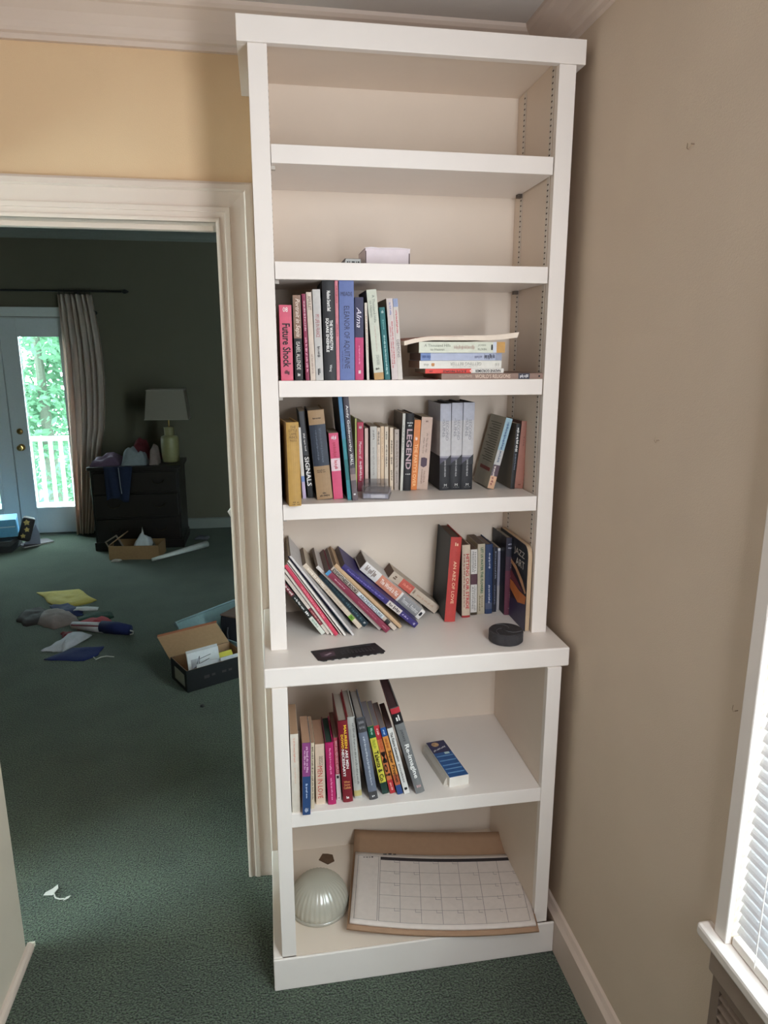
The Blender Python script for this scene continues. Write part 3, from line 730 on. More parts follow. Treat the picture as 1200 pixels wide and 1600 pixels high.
('b13', 'P', 0.3031, 0.142, 1.2865, 0.009, 0.11, 0.1709, 0, (236, 204, 166), None, (205, 190, 165), [], [('~4', 0.1, 0.5, 0.35, 0.65, (200, 165, 130), '')], 'thin peach paperback in the cream row'),
('b14', 'P', 0.3137, 0.142, 1.2865, 0.01, 0.11, 0.17, 0, (230, 212, 188), None, (205, 190, 165), [], [('~3', 0.08, 0.2, 0.3, 0.7, (90, 80, 70), ''), ('~6', 0.28, 0.62, 0.3, 0.7, (80, 72, 66), '')], 'thin buff paperback with small black print in the cream row'),
('b15', 'P', 0.3288, 0.147, 1.2865, 0.009, 0.11, 0.1662, 0, (236, 214, 188), None, (205, 190, 165), [], [('~5', 0.2, 0.42, 0.25, 0.75, (60, 55, 50), ''), ('~3', 0.47, 0.58, 0.25, 0.75, (60, 55, 50), ''), ('~4', 0.68, 0.84, 0.25, 0.75, (60, 55, 50), '')], 'thin cream paperback with fine black title right of the clear cases'),
('b16', 'P', 0.3408, 0.145, 1.2865, 0.012, 0.11, 0.1618, 0, (198, 182, 170), None, (205, 190, 165), [], [('~1', 0.05, 0.08, 0.3, 0.6, (110, 100, 95), 'h'), ('~8', 0.18, 0.62, 0.2, 0.8, (140, 124, 115), ''), ('~5', 0.68, 0.88, 0.3, 0.7, (130, 115, 108), '')], 'pinkish grey paperback with faint large capitals near the black spine'),
('b17', 'P', 0.354, 0.1329, 1.2868, 0.0072, 0.127, 0.2043, 1.8, (216, 216, 206), (105, 98, 90), (205, 190, 165), [], [('~6', 0.15, 0.5, 0.3, 0.7, (140, 140, 135), '')], 'thin pale grey book left of the black spine with pink letters'),
('b18', 'H', 0.3611, 0.1306, 1.2874, 0.0214, 0.129, 0.204, 2.23, (30, 31, 36), None, (205, 190, 165), [], [('~3', 0.11, 0.13, 0.15, 0.85, (238, 238, 236), 'h'), ('~2', 0.145, 0.165, 0.3, 0.7, (238, 238, 236), 'h'), ('LEGEND', 0.2, 0.72, 0.16, 0.84, (186, 158, 166), 'b'), ('~3', 0.775, 0.79, 0.2, 0.8, (238, 238, 236), 'h')], 'black hardcover with big pink and white letters on its spine'),
('b19', 'P', 0.3826, 0.1362, 1.2875, 0.0171, 0.12, 0.186, 3.11, (238, 132, 56), (130, 80, 60), (205, 190, 165), [], [('~1', 0.24, 0.29, 0.3, 0.6, (250, 240, 230), 'h'), ("THE PARTY'S OVER", 0.34, 0.95, 0.25, 0.75, (250, 208, 150), '')], 'bright orange paperback beside the black spine with pink letters'),
('b20', 'P', 0.3999, 0.1358, 1.2883, 0.0293, 0.124, 0.193, 3.53, (210, 180, 164), (60, 45, 40), (205, 190, 165), [], [('~1', 0.04, 0.07, 0.4, 0.6, (90, 60, 50), 'h'), ('Do They Hear You', 0.22, 0.48, 0.5, 0.68, (90, 70, 62), 'i'), ('When You Cry', 0.28, 0.5, 0.24, 0.4, (90, 70, 62), 'i'), ('#', 0.55, 0.69, 0.2, 0.75, (70, 48, 66), 'r'), ('FAUZIYA', 0.74, 0.9, 0.5, 0.66, (120, 92, 80), ''), ('KASSINDJA', 0.72, 0.92, 0.26, 0.42, (120, 92, 80), '')], 'beige pink paperback with small dark picture, right of the orange one'),
('b21', 'H', 0.4586, 0.1205, 1.2865, 0.0291, 0.14, 0.229, -0.34, (38, 40, 46), (38, 40, 46), (70, 62, 58), [(0, 0.2, (186, 190, 206), 1), (0.2, 0.6, (204, 203, 206), 1), (0.6, 0.7, (92, 90, 110)), (0.6, 0.62, (160, 158, 172))], [('SECOND', 0.19, 0.42, 0.5, 0.74, (130, 130, 138), ''), ('SUNS', 0.2, 0.38, 0.2, 0.44, (130, 130, 138), ''), ('of', 0.17, 0.2, 0.25, 0.4, (130, 130, 138), ''), ('DAVID OLIVER RELIN', 0.65, 0.84, 0.4, 0.54, (205, 205, 208), ''), ('M', 0.925, 0.955, 0.4, 0.64, (215, 215, 215), 'h'), ('~3', 0.965, 0.972, 0.25, 0.8, (150, 150, 150), 'h')], 'leftmost of three identical hardcovers with silver upper and black lower spines'),
('b22', 'H', 0.4882, 0.1226, 1.2866, 0.0296, 0.137, 0.2307, 0.14, (38, 40, 46), (38, 40, 46), (70, 62, 58), [(0, 0.2, (186, 190, 206), 1), (0.2, 0.6, (204, 203, 206), 1), (0.6, 0.7, (92, 90, 110)), (0.6, 0.62, (160, 158, 172))], [('SECOND', 0.19, 0.42, 0.5, 0.74, (130, 130, 138), ''), ('SUNS', 0.2, 0.38, 0.2, 0.44, (130, 130, 138), ''), ('of', 0.17, 0.2, 0.25, 0.4, (130, 130, 138), ''), ('DAVID OLIVER RELIN', 0.65, 0.84, 0.4, 0.54, (205, 205, 208), ''), ('M', 0.925, 0.955, 0.4, 0.64, (215, 215, 215), 'h'), ('~3', 0.965, 0.972, 0.25, 0.8, (150, 150, 150), 'h')], 'middle one of three identical hardcovers with silver upper and black lower spines'),
('b23', 'H', 0.518, 0.1212, 1.2868, 0.0301, 0.139, 0.2311, 0.44, (38, 40, 46), (38, 40, 46), (70, 62, 58), [(0, 0.2, (186, 190, 206), 1), (0.2, 0.6, (204, 203, 206), 1), (0.6, 0.7, (92, 90, 110)), (0.6, 0.62, (160, 158, 172))], [('SECOND', 0.19, 0.42, 0.5, 0.74, (130, 130, 138), ''), ('SUNS', 0.2, 0.38, 0.2, 0.44, (130, 130, 138), ''), ('of', 0.17, 0.2, 0.25, 0.4, (130, 130, 138), ''), ('DAVID OLIVER RELIN', 0.65, 0.84, 0.4, 0.54, (205, 205, 208), ''), ('M', 0.925, 0.955, 0.4, 0.64, (215, 215, 215), 'h'), ('~3', 0.965, 0.972, 0.25, 0.8, (150, 150, 150), 'h')], 'rightmost of three identical hardcovers with silver upper and black lower spines'),
('b24', 'P', 0.588, 0.1108, 1.2908, 0.018, 0.13, 0.1927, 13.82, (158, 196, 212), (186, 180, 162), (205, 190, 165), [(0.45, 0.66, (196, 196, 196)), (0.66, 0.82, (92, 72, 84)), (0.82, 1, (226, 178, 142))], [('~11', 0.06, 0.44, 0.3, 0.7, (50, 80, 130), ''), ('~5', 0.46, 0.62, 0.3, 0.7, (70, 90, 120), ''), ('~3', 0.68, 0.82, 0.15, 0.5, (230, 220, 215), ''), ('~3', 0.84, 0.95, 0.2, 0.6, (120, 40, 60), '')], 'pale blue paperback leaning far to the right beside two brown books'),
('b25', 'P', 0.6505, 0.1057, 1.2872, 0.0118, 0.12, 0.1747, 3.36, (30, 31, 34), (120, 106, 92), (205, 190, 165), [], [('~4', 0.06, 0.3, 0.2, 0.8, (238, 238, 236), 'b'), ('~5', 0.32, 0.42, 0.2, 0.8, (238, 238, 236), 'b'), ('~6', 0.46, 0.7, 0.3, 0.65, (110, 120, 140), '')], 'thin black paperback with white title between pale blue and terracotta books'),
('b26', 'P', 0.6623, 0.1064, 1.2883, 0.0236, 0.12, 0.181, 4.22, (158, 98, 82), (120, 76, 64), (205, 190, 165), [], [('~4', 0.22, 0.36, 0.4, 0.55, (90, 45, 36), ''), ('~2', 0.93, 0.95, 0.35, 0.65, (90, 45, 36), 'h')], 'terracotta paperback, rightmost on the shelf of three identical hardcovers'),
('c1', 'P', 0.1339, 0.0796, 0.914, 0.0113, 0.18, 0.1735, -34.8, (26, 38, 34), None, (205, 190, 165), [(0, 0.22, (120, 40, 52)), (0.66, 1, (222, 226, 214))], [('~3', 0.03, 0.2, 0.25, 0.8, (225, 215, 210), 'b'), ('~4', 0.26, 0.5, 0.25, 0.75, (230, 230, 230), ''), ('~1', 0.54, 0.62, 0.25, 0.75, (238, 238, 236), ''), ('~4', 0.7, 0.86, 0.25, 0.75, (110, 150, 130), '')], 'dark green booklet at the bottom of the leaning row, leftmost'),
('c2', 'P', 0.1489, 0.0792, 0.914, 0.009, 0.181, 0.2026, -33.65, (226, 214, 200), None, (205, 190, 165), [(0.56, 0.84, (146, 52, 62))], [('~4', 0.6, 0.8, 0.3, 0.7, (220, 170, 165), '')], 'thin cream booklet with dark red patch in the leaning row'),
('c3', 'P', 0.1606, 0.0722, 0.914, 0.006, 0.188, 0.2228, -32.96, (232, 226, 214), (60, 54, 50), (205, 190, 165), [], [], 'thin ivory booklet tight against the red one in the leaning row'),
('c4', 'P', 0.169, 0.0662, 0.914, 0.009, 0.194, 0.2373, -32.7, (222, 62, 92), None, (205, 190, 165), [], [('~9', 0.3, 0.75, 0.3, 0.7, (240, 170, 180), '')], 'bright raspberry red booklet in the leaning row'),
('c5', 'P', 0.1843, 0.07, 0.914, 0.003, 0.19, 0.2474, -33.48, (220, 210, 196), None, (205, 190, 165), [], [], 'very thin off-white booklet right of the raspberry red one'),
('c6', 'P', 0.1927, 0.0626, 0.914, 0.005, 0.197, 0.2571, -33.74, (236, 230, 222), (90, 40, 40), (205, 190, 165), [], [], 'thin white booklet just left of the navy one in the leaning row'),
('c7', 'P', 0.2071, 0.0774, 0.914, 0.006, 0.183, 0.2705, -35.21, (42, 48, 98), None, (205, 190, 165), [(0.7, 1, (36, 74, 96))], [], 'thin navy blue booklet in the leaning row'),
('c8', 'P', 0.2144, 0.0595, 0.914, 0.005, 0.2, 0.2768, -35.22, (218, 214, 212), None, (150, 140, 130), [], [], 'thin silver grey booklet under the beige book with green sticker'),
('c9', 'P', 0.236, 0.1039, 0.914, 0.012, 0.156, 0.2368, -38.27, (226, 208, 184), (90, 80, 72), (150, 135, 118), [(0.8, 0.87, (132, 186, 58))], [('~4', 0.06, 0.34, 0.25, 0.75, (250, 240, 225), ''), ('~6', 0.38, 0.66, 0.3, 0.7, (190, 165, 140), ''), ('~2', 0.815, 0.855, 0.3, 0.7, (30, 60, 20), 'h')], 'beige book with bright green sticker near its foot, leaning left'),
('c10', 'P', 0.2526, 0.1165, 0.914, 0.0163, 0.143, 0.1935, -38.66, (34, 62, 76), None, (125, 112, 104), [], [('~7', 0.1, 0.5, 0.3, 0.7, (70, 104, 116), ''), ('~3', 0.55, 0.9, 0.3, 0.7, (90, 124, 136), ''), ('~1', 0.93, 0.97, 0.35, 0.65, (238, 238, 236), 'h')], 'dark teal book leaning left with worn pale spine print'),
('c11', 'P', 0.2895, 0.086, 0.914, 0.0084, 0.174, 0.2493, -41.94, (220, 212, 206), (100, 88, 84), (140, 128, 120), [], [], 'thin white booklet between the dark teal and maroon books'),
('c12', 'P', 0.3051, 0.0657, 0.914, 0.0152, 0.194, 0.2366, -42.6, (142, 42, 70), None, (120, 105, 100), [(0, 0.04, (70, 150, 205))], [('~5', 0.12, 0.28, 0.4, 0.6, (230, 190, 200), ''), ('~8', 0.5, 0.8, 0.4, 0.6, (190, 110, 130), ''), ('~2', 0.9, 0.96, 0.4, 0.6, (200, 140, 150), '')], 'maroon book with pale script leaning left in the middle of the row'),
('c13', 'P', 0.3283, 0.0762, 0.914, 0.0107, 0.184, 0.2474, -42.83, (206, 192, 176), None, (120, 108, 104), [(0.4, 0.8, (216, 226, 232)), (0.84, 0.9, (40, 40, 42))], [('EYEWITNESS BOOKS', 0.02, 0.39, 0.12, 0.9, (22, 22, 24), 'b'), ('ARCHITECTURE', 0.43, 0.78, 0.15, 0.85, (110, 120, 130), 'b')], 'slim book with bold black letters and white label, leaning left'),
('c14', 'P', 0.346, 0.0882, 0.914, 0.0093, 0.172, 0.2563, -43.33, (206, 168, 128), None, (150, 125, 100), [], [], 'thin tan booklet under the purple spine in the leaning row'),
('c15', 'P', 0.3871, 0.0867, 0.914, 0.0155, 0.173, 0.2684, -47.73, (50, 40, 116), (70, 62, 70), (110, 100, 100), [(0.6, 0.78, (216, 206, 200))], [('~10', 0.06, 0.54, 0.3, 0.65, (120, 110, 190), ''), ('~2', 0.62, 0.76, 0.2, 0.8, (90, 80, 80), 'b'), ('~3', 0.8, 0.88, 0.3, 0.7, (190, 180, 225), 'i'), ('~1', 0.95, 0.98, 0.3, 0.7, (190, 185, 215), 'h')], 'deep purple book with white band leaning left before the thick white one'),
('c16', 'H', 0.4098, 0.1445, 0.914, 0.0296, 0.116, 0.2273, -46.67, (238, 234, 230), (222, 218, 212), (122, 108, 98), [(0.26, 0.6, (226, 142, 112)), (0.63, 0.94, (152, 150, 152))], [('~3', 0.04, 0.2, 0.2, 0.85, (130, 110, 100), 'b'), ('The World Is Flat', 0.29, 0.58, 0.3, 0.75, (250, 235, 225), 'b'), ('Thomas L. Friedman', 0.66, 0.92, 0.3, 0.7, (238, 238, 236), ''), ('#', 0.95, 0.985, 0.35, 0.75, (24, 24, 34), 'r')], 'thick white hardcover with orange and grey blocks, leaning far left'),
('c17', 'P', 0.465, 0.1811, 0.914, 0.0255, 0.079, 0.1763, -49.43, (206, 188, 168), (150, 128, 112), (116, 92, 80), [(0.2, 0.45, (214, 92, 76))], [('~1', 0.05, 0.12, 0.3, 0.7, (110, 85, 70), 'h'), ('~4', 0.25, 0.42, 0.3, 0.7, (235, 150, 130), ''), ('~3', 0.47, 0.5, 0.2, 0.8, (120, 95, 80), ''), ('~5', 0.56, 0.9, 0.35, 0.65, (180, 150, 130), '')], 'beige paperback with red block, topmost and rightmost of the leaning row'),
('d1', 'H', 0.4775, 0.113, 0.9157, 0.03, 0.147, 0.243, 3.3, (206, 64, 58), (26, 36, 40), (110, 88, 76), [], [('~1', 0.06, 0.11, 0.4, 0.7, (235, 190, 160), 'h'), ('AN ABZ OF LOVE', 0.28, 0.78, 0.4, 0.68, (240, 205, 170), '')], 'red-spined hardcover with dark boards tilting right beside the leaning row'),
('d2', 'H', 0.5344, 0.1376, 0.914, 0.0232, 0.122, 0.2128, -1.28, (222, 202, 178), (60, 40, 38), (118, 92, 78), [(0.97, 1, (176, 44, 48))], [('HITTING OUR STRIDE', 0.12, 0.88, 0.45, 0.85, (180, 48, 52), 'b'), ('~12', 0.12, 0.85, 0.15, 0.35, (140, 80, 70), '')], 'cream hardcover with large red title beside the red-spined one'),
('d3', 'P', 0.5637, 0.1523, 0.914, 0.0187, 0.1, 0.1944, -1.14, (232, 228, 222), None, (128, 102, 84), [(0.37, 0.53, (96, 60, 72)), (0.96, 1, (70, 58, 40))], [('THOMAS L.', 0.03, 0.35, 0.55, 0.8, (90, 90, 92), ''), ('FRIEDMAN', 0.03, 0.33, 0.2, 0.45, (90, 90, 92), ''), ('LONGITUDES AND', 0.55, 0.93, 0.55, 0.78, (90, 90, 92), ''), ('ATTITUDES', 0.56, 0.9, 0.2, 0.45, (90, 90, 92), '')], 'white paperback with dark picture band and grey lettering'),
('d4', 'P', 0.585, 0.1553, 0.914, 0.0211, 0.105, 0.2085, -1.27, (196, 186, 160), None, (120, 104, 92), [], [('LET US WATER THE FLOWERS', 0.05, 0.7, 0.4, 0.75, (32, 92, 62), 'b'), ('~6', 0.73, 0.9, 0.5, 0.75, (110, 100, 70), ''), ('~6', 0.73, 0.95, 0.2, 0.42, (110, 100, 70), '')], 'sand coloured paperback with green lettering left of the navy one'),
('d5', 'H', 0.6075, 0.1554, 0.914, 0.0212, 0.105, 0.2067, -1.31, (42, 64, 108), None, (140, 124, 112), [(0.84, 0.93, (80, 92, 122))], [('~5', 0.12, 0.34, 0.4, 0.65, (200, 205, 220), 'i'), ('~5', 0.58, 0.84, 0.4, 0.65, (200, 205, 220), '')], 'navy blue hardcover between the sand and dark slim books'),
('d6', 'P', 0.633, 0.1662, 0.914, 0.0117, 0.09, 0.1937, -1.0, (34, 36, 54), None, (130, 115, 108), [], [('~10', 0.06, 0.48, 0.45, 0.75, (150, 155, 175), ''), ('~6', 0.58, 0.88, 0.35, 0.65, (120, 125, 150), '')], 'slim dark navy paperback right of the navy blue hardcover'),
('d7', 'P', 0.6497, 0.1797, 0.914, 0.008, 0.08, 0.1865, -0.57, (150, 150, 172), None, (205, 190, 165), [(0, 0.04, (235, 235, 240)), (0.6, 1, (176, 170, 174))], [], 'very slim grey blue book with white spine top beside the maroon hardcover'),
('d8', 'H', 0.6585, 0.1378, 0.914, 0.0304, 0.12, 0.2282, -0.39, (98, 34, 58), (30, 34, 50), (170, 160, 142), [(0, 0.24, (36, 36, 56)), (0.24, 0.42, (62, 36, 58))], [('~4', 0.07, 0.095, 0.15, 0.85, (170, 170, 185), 'h'), ('~4', 0.115, 0.14, 0.15, 0.85, (180, 180, 195), 'h'), ('~14', 0.25, 0.66, 0.45, 0.6, (225, 200, 205), ''), ('~4', 0.7, 0.82, 0.42, 0.58, (190, 150, 160), ''), ('~2', 0.9, 0.92, 0.35, 0.75, (190, 160, 165), 'h')], 'thick hardcover with navy top and maroon lower spine near the right panel'),
('e1', 'P', 0.038, -0.0996, 0.5173, 0.0197, 0.15, 0.218, 0.2, (232, 222, 206), None, (190, 150, 115), [], [('~6', 0.05, 0.35, 0.35, 0.6, (212, 160, 140), 'i'), ('~4', 0.42, 0.62, 0.4, 0.6, (212, 180, 160), '')], 'cream paperback against the left stile on the lower shelf'),
('e2', 'P', 0.0629, -0.1131, 0.5176, 0.0197, 0.13, 0.1993, 1.22, (42, 76, 132), (206, 160, 130), (196, 150, 116), [(0, 0.46, (150, 64, 134))], [('~5', 0.05, 0.4, 0.45, 0.75, (226, 190, 215), ''), ('~4', 0.1, 0.36, 0.2, 0.4, (226, 190, 215), ''), ('~3', 0.56, 0.76, 0.4, 0.65, (190, 205, 230), ''), ('~1', 0.9, 0.96, 0.3, 0.7, (200, 210, 230), 'h')], 'paperback with purple upper spine and blue lower spine on the lower shelf'),
('e3', 'P', 0.0848, -0.0914, 0.5174, 0.0088, 0.13, 0.1849, 1.29, (234, 214, 180), None, (196, 150, 116), [], [('~9', 0.06, 0.85, 0.3, 0.7, (90, 75, 60), '')], 'thin ivory paperback right of the purple and blue one'),
('e4', 'P', 0.0999, -0.0756, 0.5172, 0.0235, 0.12, 0.1704, 0.05, (232, 204, 180), None, (188, 140, 110), [], [('NANCY', 0.2, 0.35, 0.62, 0.8, (90, 60, 55), ''), ('FRIDAY', 0.2, 0.36, 0.4, 0.56, (90, 60, 55), ''), ('MEN IN LOVE', 0.36, 0.9, 0.22, 0.75, (186, 52, 46), '')], 'peach cream paperback with tall red serif title on the lower shelf'),
('e5', 'H', 0.13, -0.0814, 0.5172, 0.0205, 0.13, 0.1753, -1.64, (196, 24, 100), (120, 40, 60), (44, 74, 60), [], [('~8', 0.08, 0.5, 0.4, 0.65, (238, 150, 190), ''), ('~6', 0.56, 0.92, 0.4, 0.65, (238, 150, 190), '')], 'magenta book with green page top on the lower shelf'),
('e6', 'P', 0.1542, -0.0661, 0.5172, 0.0113, 0.13, 0.1781, -2.12, (206, 74, 96), None, (160, 125, 110), [(0.58, 1, (230, 222, 216))], [('WHY DO MEN HAVE NIPPLES?', 0.04, 0.56, 0.25, 0.75, (246, 214, 214), ''), ('#', 0.6, 0.65, 0.2, 0.7, (30, 26, 28), 'r'), ('~1', 0.95, 0.98, 0.3, 0.6, (90, 80, 80), 'h')], 'rose pink paperback with white foot beside the dark red hardcover'),
('e7', 'H', 0.1693, -0.0786, 0.5172, 0.0248, 0.15, 0.2309, -2.97, (134, 22, 38), (112, 40, 36), (182, 168, 152), [], [('MAUREEN', 0.05, 0.33, 0.55, 0.82, (244, 196, 60), 'b'), ('DOWD', 0.16, 0.33, 0.2, 0.45, (244, 196, 60), 'b'), ('ARE MEN', 0.35, 0.58, 0.55, 0.82, (238, 238, 236), 'b'), ('NECESSARY?', 0.34, 0.67, 0.18, 0.45, (238, 238, 236), 'b'), ('When', 0.73, 0.755, 0.2, 0.8, (240, 180, 110), 'h'), ('Sexes', 0.765, 0.79, 0.2, 0.8, (240, 180, 110), 'h'), ('Collide', 0.8, 0.83, 0.15, 0.85, (240, 180, 110), 'h'), ('~1', 0.92, 0.96, 0.35, 0.6, (238, 238, 236), 'h')], 'dark red hardcover with bold yellow and white title'),
('e8', 'H', 0.1997, -0.0672, 0.5172, 0.0194, 0.15, 0.2332, -4.15, (196, 196, 190), (150, 60, 56), (176, 166, 156), [(0.9, 0.97, (206, 190, 120))], [('~16', 0.07, 0.82, 0.5, 0.8, (120, 120, 118), 'b'), ('~14', 0.14, 0.8, 0.2, 0.36, (160, 160, 158), '')], 'silver white hardcover with grey capitals right of the dark red one'),
('e9', 'H', 0.2373, -0.0796, 0.5172, 0.0221, 0.15, 0.2363, -8.17, (112, 122, 142), (52, 48, 50), (170, 160, 152), [(0, 0.17, (70, 70, 76)), (0.9, 1, (74, 74, 76))], [('~4', 0.03, 0.07, 0.2, 0.8, (150, 150, 155), 'h'), ('~4', 0.09, 0.13, 0.2, 0.8, (150, 150, 155), 'h'), ('~16', 0.22, 0.82, 0.4, 0.65, (190, 196, 206), ''), ('~1', 0.94, 0.965, 0.35, 0.65, (220, 220, 220), 'h')], 'slate blue and charcoal hardcover leaning left on the lower shelf'),
('e10', 'P', 0.2739, -0.0621, 0.5172, 0.0164, 0.13, 0.2022, -11.28, (236, 224, 70), (110, 100, 104), (150, 140, 142), [(0, 0.17, (22, 92, 62)), (0.83, 1, (24, 62, 52))], [('~2', 0.03, 0.12, 0.3, 0.7, (170, 210, 190), ''), ('~3', 0.2, 0.32, 0.2, 0.8, (150, 170, 60), ''), ('Talents & Co.', 0.36, 0.82, 0.15, 0.85, (30, 28, 22), 'b')], 'yellow comic-style paperback with green ends and black letters'),
('e11', 'P', 0.2945, -0.0629, 0.5172, 0.014, 0.13, 0.2036, -12.43, (230, 126, 66), (110, 100, 104), (146, 138, 142), [(0, 0.2, (212, 44, 58)), (0.8, 1, (206, 42, 52))], [('~2', 0.04, 0.13, 0.3, 0.7, (250, 200, 200), ''), ('~3', 0.2, 0.34, 0.2, 0.8, (190, 80, 50), ''), ('Mo!', 0.38, 0.74, 0.08, 0.92, (40, 26, 22), 'b'), ('~2', 0.84, 0.95, 0.3, 0.7, (240, 190, 180), '')], 'orange and red comic-style paperback with short fat title'),
('e12', 'P', 0.3128, -0.0702, 0.5172, 0.0141, 0.13, 0.2018, -13.32, (236, 150, 62), (110, 100, 104), (150, 140, 138), [(0, 0.13, (36, 88, 166)), (0.86, 1, (34, 70, 140)), (0.7, 0.86, (204, 96, 56))], [('~2', 0.03, 0.1, 0.3, 0.7, (190, 215, 240), ''), ('~3', 0.16, 0.3, 0.2, 0.8, (170, 90, 40), ''), ('Super Prophet', 0.34, 0.82, 0.15, 0.85, (36, 26, 24), 'b')], 'orange comic-style paperback with blue spine ends'),
('e13', 'P', 0.3304, -0.0715, 0.5172, 0.0146, 0.13, 0.1986, -13.47, (232, 230, 226), (120, 108, 108), (110, 90, 92), [], [('The Future Generation', 0.06, 0.5, 0.3, 0.75, (40, 40, 44), 'b'), ('~9', 0.54, 0.82, 0.3, 0.65, (90, 90, 92), ''), ('#', 0.9, 0.94, 0.25, 0.75, (24, 24, 26), 'r')], 'white paperback with black title left of the large grey hardcover'),
('e14', 'H', 0.3608, -0.0749, 0.5172, 0.0238, 0.19, 0.2593, -15.64, (126, 128, 130), (86, 66, 68), (92, 62, 64), [(0, 0.14, (206, 44, 58), 1), (0.06, 0.18, (30, 28, 32))], [('~1', 0.08, 0.16, 0.3, 0.7, (230, 228, 226), 'h'), ('peters', 0.25, 0.38, 0.3, 0.65, (70, 70, 74), ''), ('Re-imagine', 0.42, 0.82, 0.2, 0.82, (238, 238, 236), 'b'), ('~1', 0.89, 0.94, 0.3, 0.75, (206, 170, 170), 'h')], 'large grey hardcover with red spine top and white title, leaning left')]

ROWS = {'a': 'books standing on the shelf with the flat stack', 'b': 'books standing on the shelf of three identical hardcovers', 'c': 'books leaning left on the counter', 'd': 'books standing upright on the counter', 'e': 'books standing on the lower shelf'}
GAIN = {'a': 0.93, 'b': 0.95, 'c': 0.95, 'd': 0.93, 'e': 0.92}
def gain(c, g):
    m_ = sum(c) / 3.0
    return tuple(round(min(250.0, (v * 0.88 + m_ * 0.12) * g)) for v in c)
for (key, kind, x, y, z, t, d, h, leanv, col, side, pg, bands, texts, label) in BOOKS:
    g = GAIN[key[0]]
    b = make_book(key, kind, t, d, h, gain(col, g), gain(side, g) if side else None, gain(pg, g), [(q[0], q[1], gain(q[2], g)) + tuple(q[3:]) for q in bands], texts)
    b.location = (x, y, z)
    b.rotation_euler = (0, math.radians(leanv), math.radians(6.5 if key == 'b1' else 0))
    tag(b, label, 'book', ROWS[key[0]])

# flat stack on the third shelf: (root x, y, z0, thickness, depth, length, direction, ...) lean -90: top to the left; +90: top to the right
WHT, BLK = (238, 238, 236), (22, 22, 24)
zs = 1.581
STACK = [
    ('s1', 'P', 0.431, 0.010, 0.0140, 0.20, 0.262, -90, (142, 116, 104), (34, 38, 36), (150, 128, 110), [(.74, .85, (58, 58, 70))], [('THE ILLUSTRATED', .16, .29, .35, .7, (215, 190, 170), ''), ("WORLD'S RELIGIONS", .32, .66, .2, .85, (232, 210, 190), ''), ('~2', .755, .835, .2, .8, (220, 220, 224), 'i'), ('#', .935, .955, .35, .65, BLK, 'r')], 'wide brown paperback lying at the bottom of the flat stack'),
    ('s2', 'P', 0.393, 0.020, 0.0110, 0.12, 0.197, 90, (222, 68, 56), (60, 50, 46), (150, 128, 110), [(0, .42, (232, 228, 222))], [('NADINE GORDIMER', .04, .37, .2, .8, BLK, 'b'), ("JULY'S PEOPLE", .48, .78, .2, .8, (60, 24, 22), 'b'), ('#', .40, .44, .3, .7, (240, 200, 190), 'r'), ('~1', .91, .95, .3, .7, (150, 40, 36), '')], 'red and white paperback with upside-down lettering in the flat stack'),
    ('s3', 'P', 0.378, 0.018, 0.0185, 0.13, 0.205, 90, (226, 224, 216), (120, 90, 78), (150, 118, 100), [], [('GETTING BETTER', .25, .63, .2, .6, (150, 150, 140), ''), ('~9', .3, .6, .72, .82, (170, 168, 160), ''), ('~2', .03, .08, .2, .8, (190, 188, 180), ''), ('#', .82, .86, .3, .7, (190, 130, 70), 'r'), ('~2', .89, .95, .3, .7, (190, 188, 180), '')], 'white paperback with faint upside-down title in the flat stack'),
    ('s4', 'P', 0.381, 0.020, 0.0180, 0.13, 0.203, 90, (176, 184, 208), (80, 62, 60), (120, 96, 86), [(0, .08, (150, 156, 178)), (.88, 1, (110, 134, 184))], [('~4', .09, .22, .15, .85, (70, 74, 92), 'b'), ('~2', .25, .34, .3, .7, (120, 124, 150), ''), ('~2', .88, .98, .2, .8, (60, 84, 140), 'b')], 'silvery blue paperback in the middle of the flat stack'),
    ('s5', 'P', 0.590, 0.016, 0.0255, 0.14, 0.214, -90, (214, 218, 202), (70, 66, 60), (120, 104, 90), [(.90, 1, (196, 150, 82)), (.86, .90, (206, 212, 226))], [('A Thousand Hills', .06, .36, .55, .8, (128, 136, 122), ''), ('to Heaven', .13, .29, .2, .42, (128, 136, 122), ''), ('~8', .4, .64, .3, .7, (196, 176, 164), ''), ('JOSH', .68, .77, .58, .78, (128, 136, 122), ''), ('RUXIN', .68, .78, .22, .42, (128, 136, 122), ''), ('#', .835, .855, .25, .75, BLK, 'r')], 'pale green-white paperback with gold end band lying under the bent envelope'),
]
SL = zs
for (key, kind, x, y, t, d, L, leanv, col, side, pg, bands, texts, label) in STACK:
    b = make_book(key, kind, t, d, L, col, side, pg, bands, texts)
    if leanv < 0:
        xr = x + L if key == 's1' else x
        b.location = (xr, y, SL)
    else:
        b.location = (x, y, SL + t)
    b.rotation_euler = (0, math.radians(leanv), 0)
    SL += t + 0.0004
    tag(b, label, 'book', 'books lying in the flat stack')
